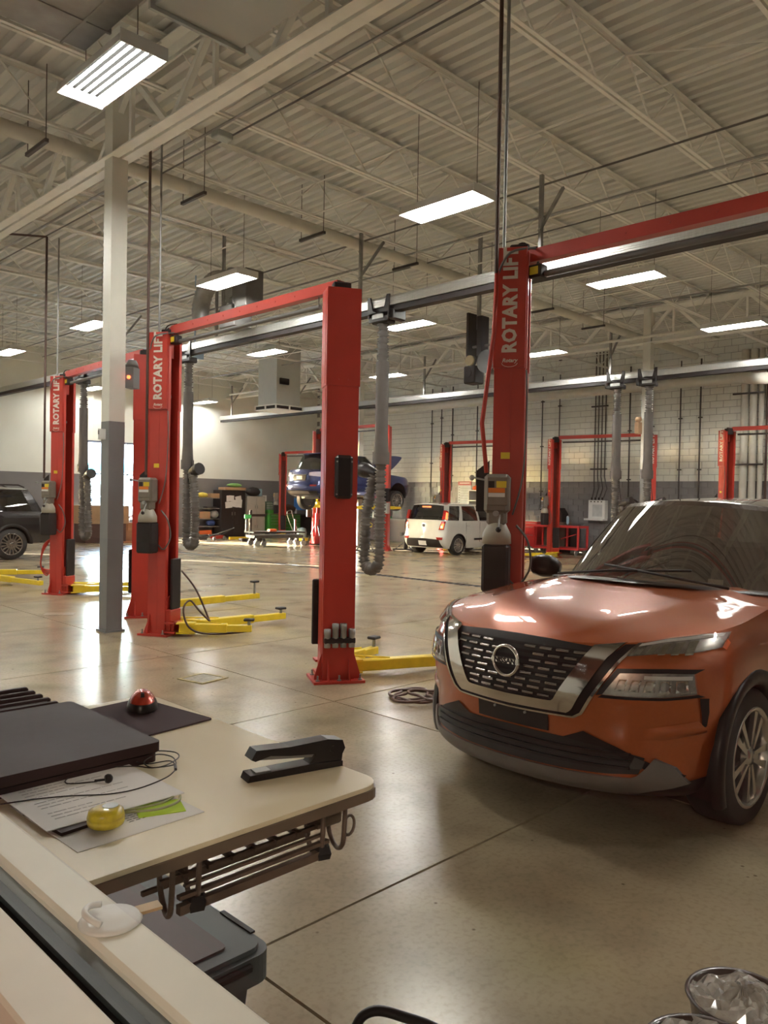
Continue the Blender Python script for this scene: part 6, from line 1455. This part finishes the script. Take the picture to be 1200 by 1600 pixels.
one('body', M_BLKG, lambda b: b.prism([(-.35, .08), (.35, .08), (.3, .42), (.12, .56), (-.2, .56), (-.34, .36)], -.2, .2, axis='X'), bm2); bx('front_panel', M_RED, (-.21, .0, .3), (.02, .4, .14), bm2)
for k in range(3): one('bottle', M_WHITE, lambda b: b.cyl((-.1, .12 - .13 * k, .56), (-.1, .12 - .13 * k, .68), .035, n=12), bm2)
item('blue_cylinder', 'pale blue bottle beside the dark test machine', 'bottle', mat('pale_blue_bottle', (.4, .6, .7), .3), (23.62, 14.62, 1.112), (.1, .1, .3), bev=.04)
ng = tag(empty('notice_board', (24.205, 19.62, 1.95)), 'tall pale notice sheet with red heading on the right wall above the white car', 'notice')
bx('sheet', mat('pale_blue_sheet', (.50, .55, .58), .6), (0, 0, -.06), (.012, .66, .84), ng); bx('heading', mat('dull_red_heading', (.42, .12, .12), .6), (0, 0, .44), (.014, .66, .15), ng)
bx('heading_text', M_PAPER, (-.008, 0, .45), (.004, .5, .04), ng)
o = one('printed_rows', M_INK, lambda b: [(b.box((-.008, .26, .28 - .1 * k), (.004, .05, .03)), b.box((-.008, -.05, .25 - .1 * k), (.004, .5, .008))) for k in range(8)], ng); o['kind'] = 'stuff'
ws = tag(empty('white_shelf', (23.8, 18.45, 0)), 'open white shelf cabinet behind the white car with a cone on top', 'shelf')
for sy in (-.44, .44): bx('side_panel', M_WHITE, (0, sy, 1.05), (.5, .03, 2.1), ws)
for z in (.05, .6, 1.15, 1.72, 2.10): bx('shelf_board', M_WHITE, (0, 0, z), (.5, .86, .03), ws)
bx('back_panel', M_GREYP, (.24, 0, 1.05), (.02, .86, 2.0), ws)
item('black_part', 'dark part on the upper white shelf', 'parts', M_BLK, (23.75, 18.3, 1.82), (.3, .3, .16), bev=.04); item('tan_box', 'small tan box on the lower white shelf', 'box', M_CARD, (23.75, 18.55, 1.28), (.3, .3, .22))
cn = tag(empty('traffic_cone', (23.72, 18.22, 2.118)), 'orange traffic cone with white band on the white shelf cabinet', 'traffic cone')
one('base', M_ORANGE, lambda b: b.box((0, 0, .012), (.32, .32, .024), bev=.008), cn); one('cone', M_ORANGE, lambda b: b.lathe([(.13, .024), (.08, .25), (.055, .36), (.05, .38)], n=24), cn)
one('white_band', M_WHITE, lambda b: b.lathe([(.0735, .30), (.0445, .44)], n=24), cn); one('tip', M_ORANGE, lambda b: b.lathe([(.05, .38), (.035, .52), (.02, .54), (0, .54)], n=24), cn)
b = MB(); b.lathe([(0, 0), (.10, .01), (.14, .07), (.11, .14), (.02, .16), (.015, .19), (0, .19)], n=14); tag(b.build('orange_gourd', M_ORANGE, None, (23.7, 18.66, 2.117)), 'small round orange object beside the traffic cone', 'ornament')
dc = tag(empty('fluid_dispenser', (24.10, 13.75, 1.5)), 'white fluid dispenser cabinet on the grey right wall', 'dispenser')
bx('cabinet', M_WHITE, (0, 0, 0), (.22, .62, .62), dc, bev=.01); bx('recess', mat('pale_panel', (.5, .52, .52), .4), (-.112, -.03, -.04), (.006, .36, .4), dc); bx('drip_tray', M_WHITE, (-.12, .02, -.34), (.3, .72, .06), dc)
for k in range(4): one('tap', M_BLK, lambda b: (b.cyl((-.08, .2 - .13 * k, .31), (-.08, .2 - .13 * k, .40), .03, n=10), b.cyl((-.14, .2 - .13 * k, .26), (-.10, .2 - .13 * k, .26), .02, n=8)), dc)
ck = MB(); [ck.tube([Vector((24.1, 12.55, 1.55)) + Vector((0, (.28 + .02 * q) * math.cos(t), (.28 + .02 * q) * math.sin(t))) for t in [2 * PI * k / 24 for k in range(24)]], .012, closed=True) for q in range(3)]
tag(ck.build('coiled_hose', M_BLK), 'coiled black hose on the wall behind the hose pair', 'hose')
sw = MB(); sw.box((24.15, 20.82, 2.15), (.1, .2, .3), bev=.02); tag(sw.build('switch_box', M_GALVL), 'small pale switch box on the right wall left of the car lift', 'switch box')
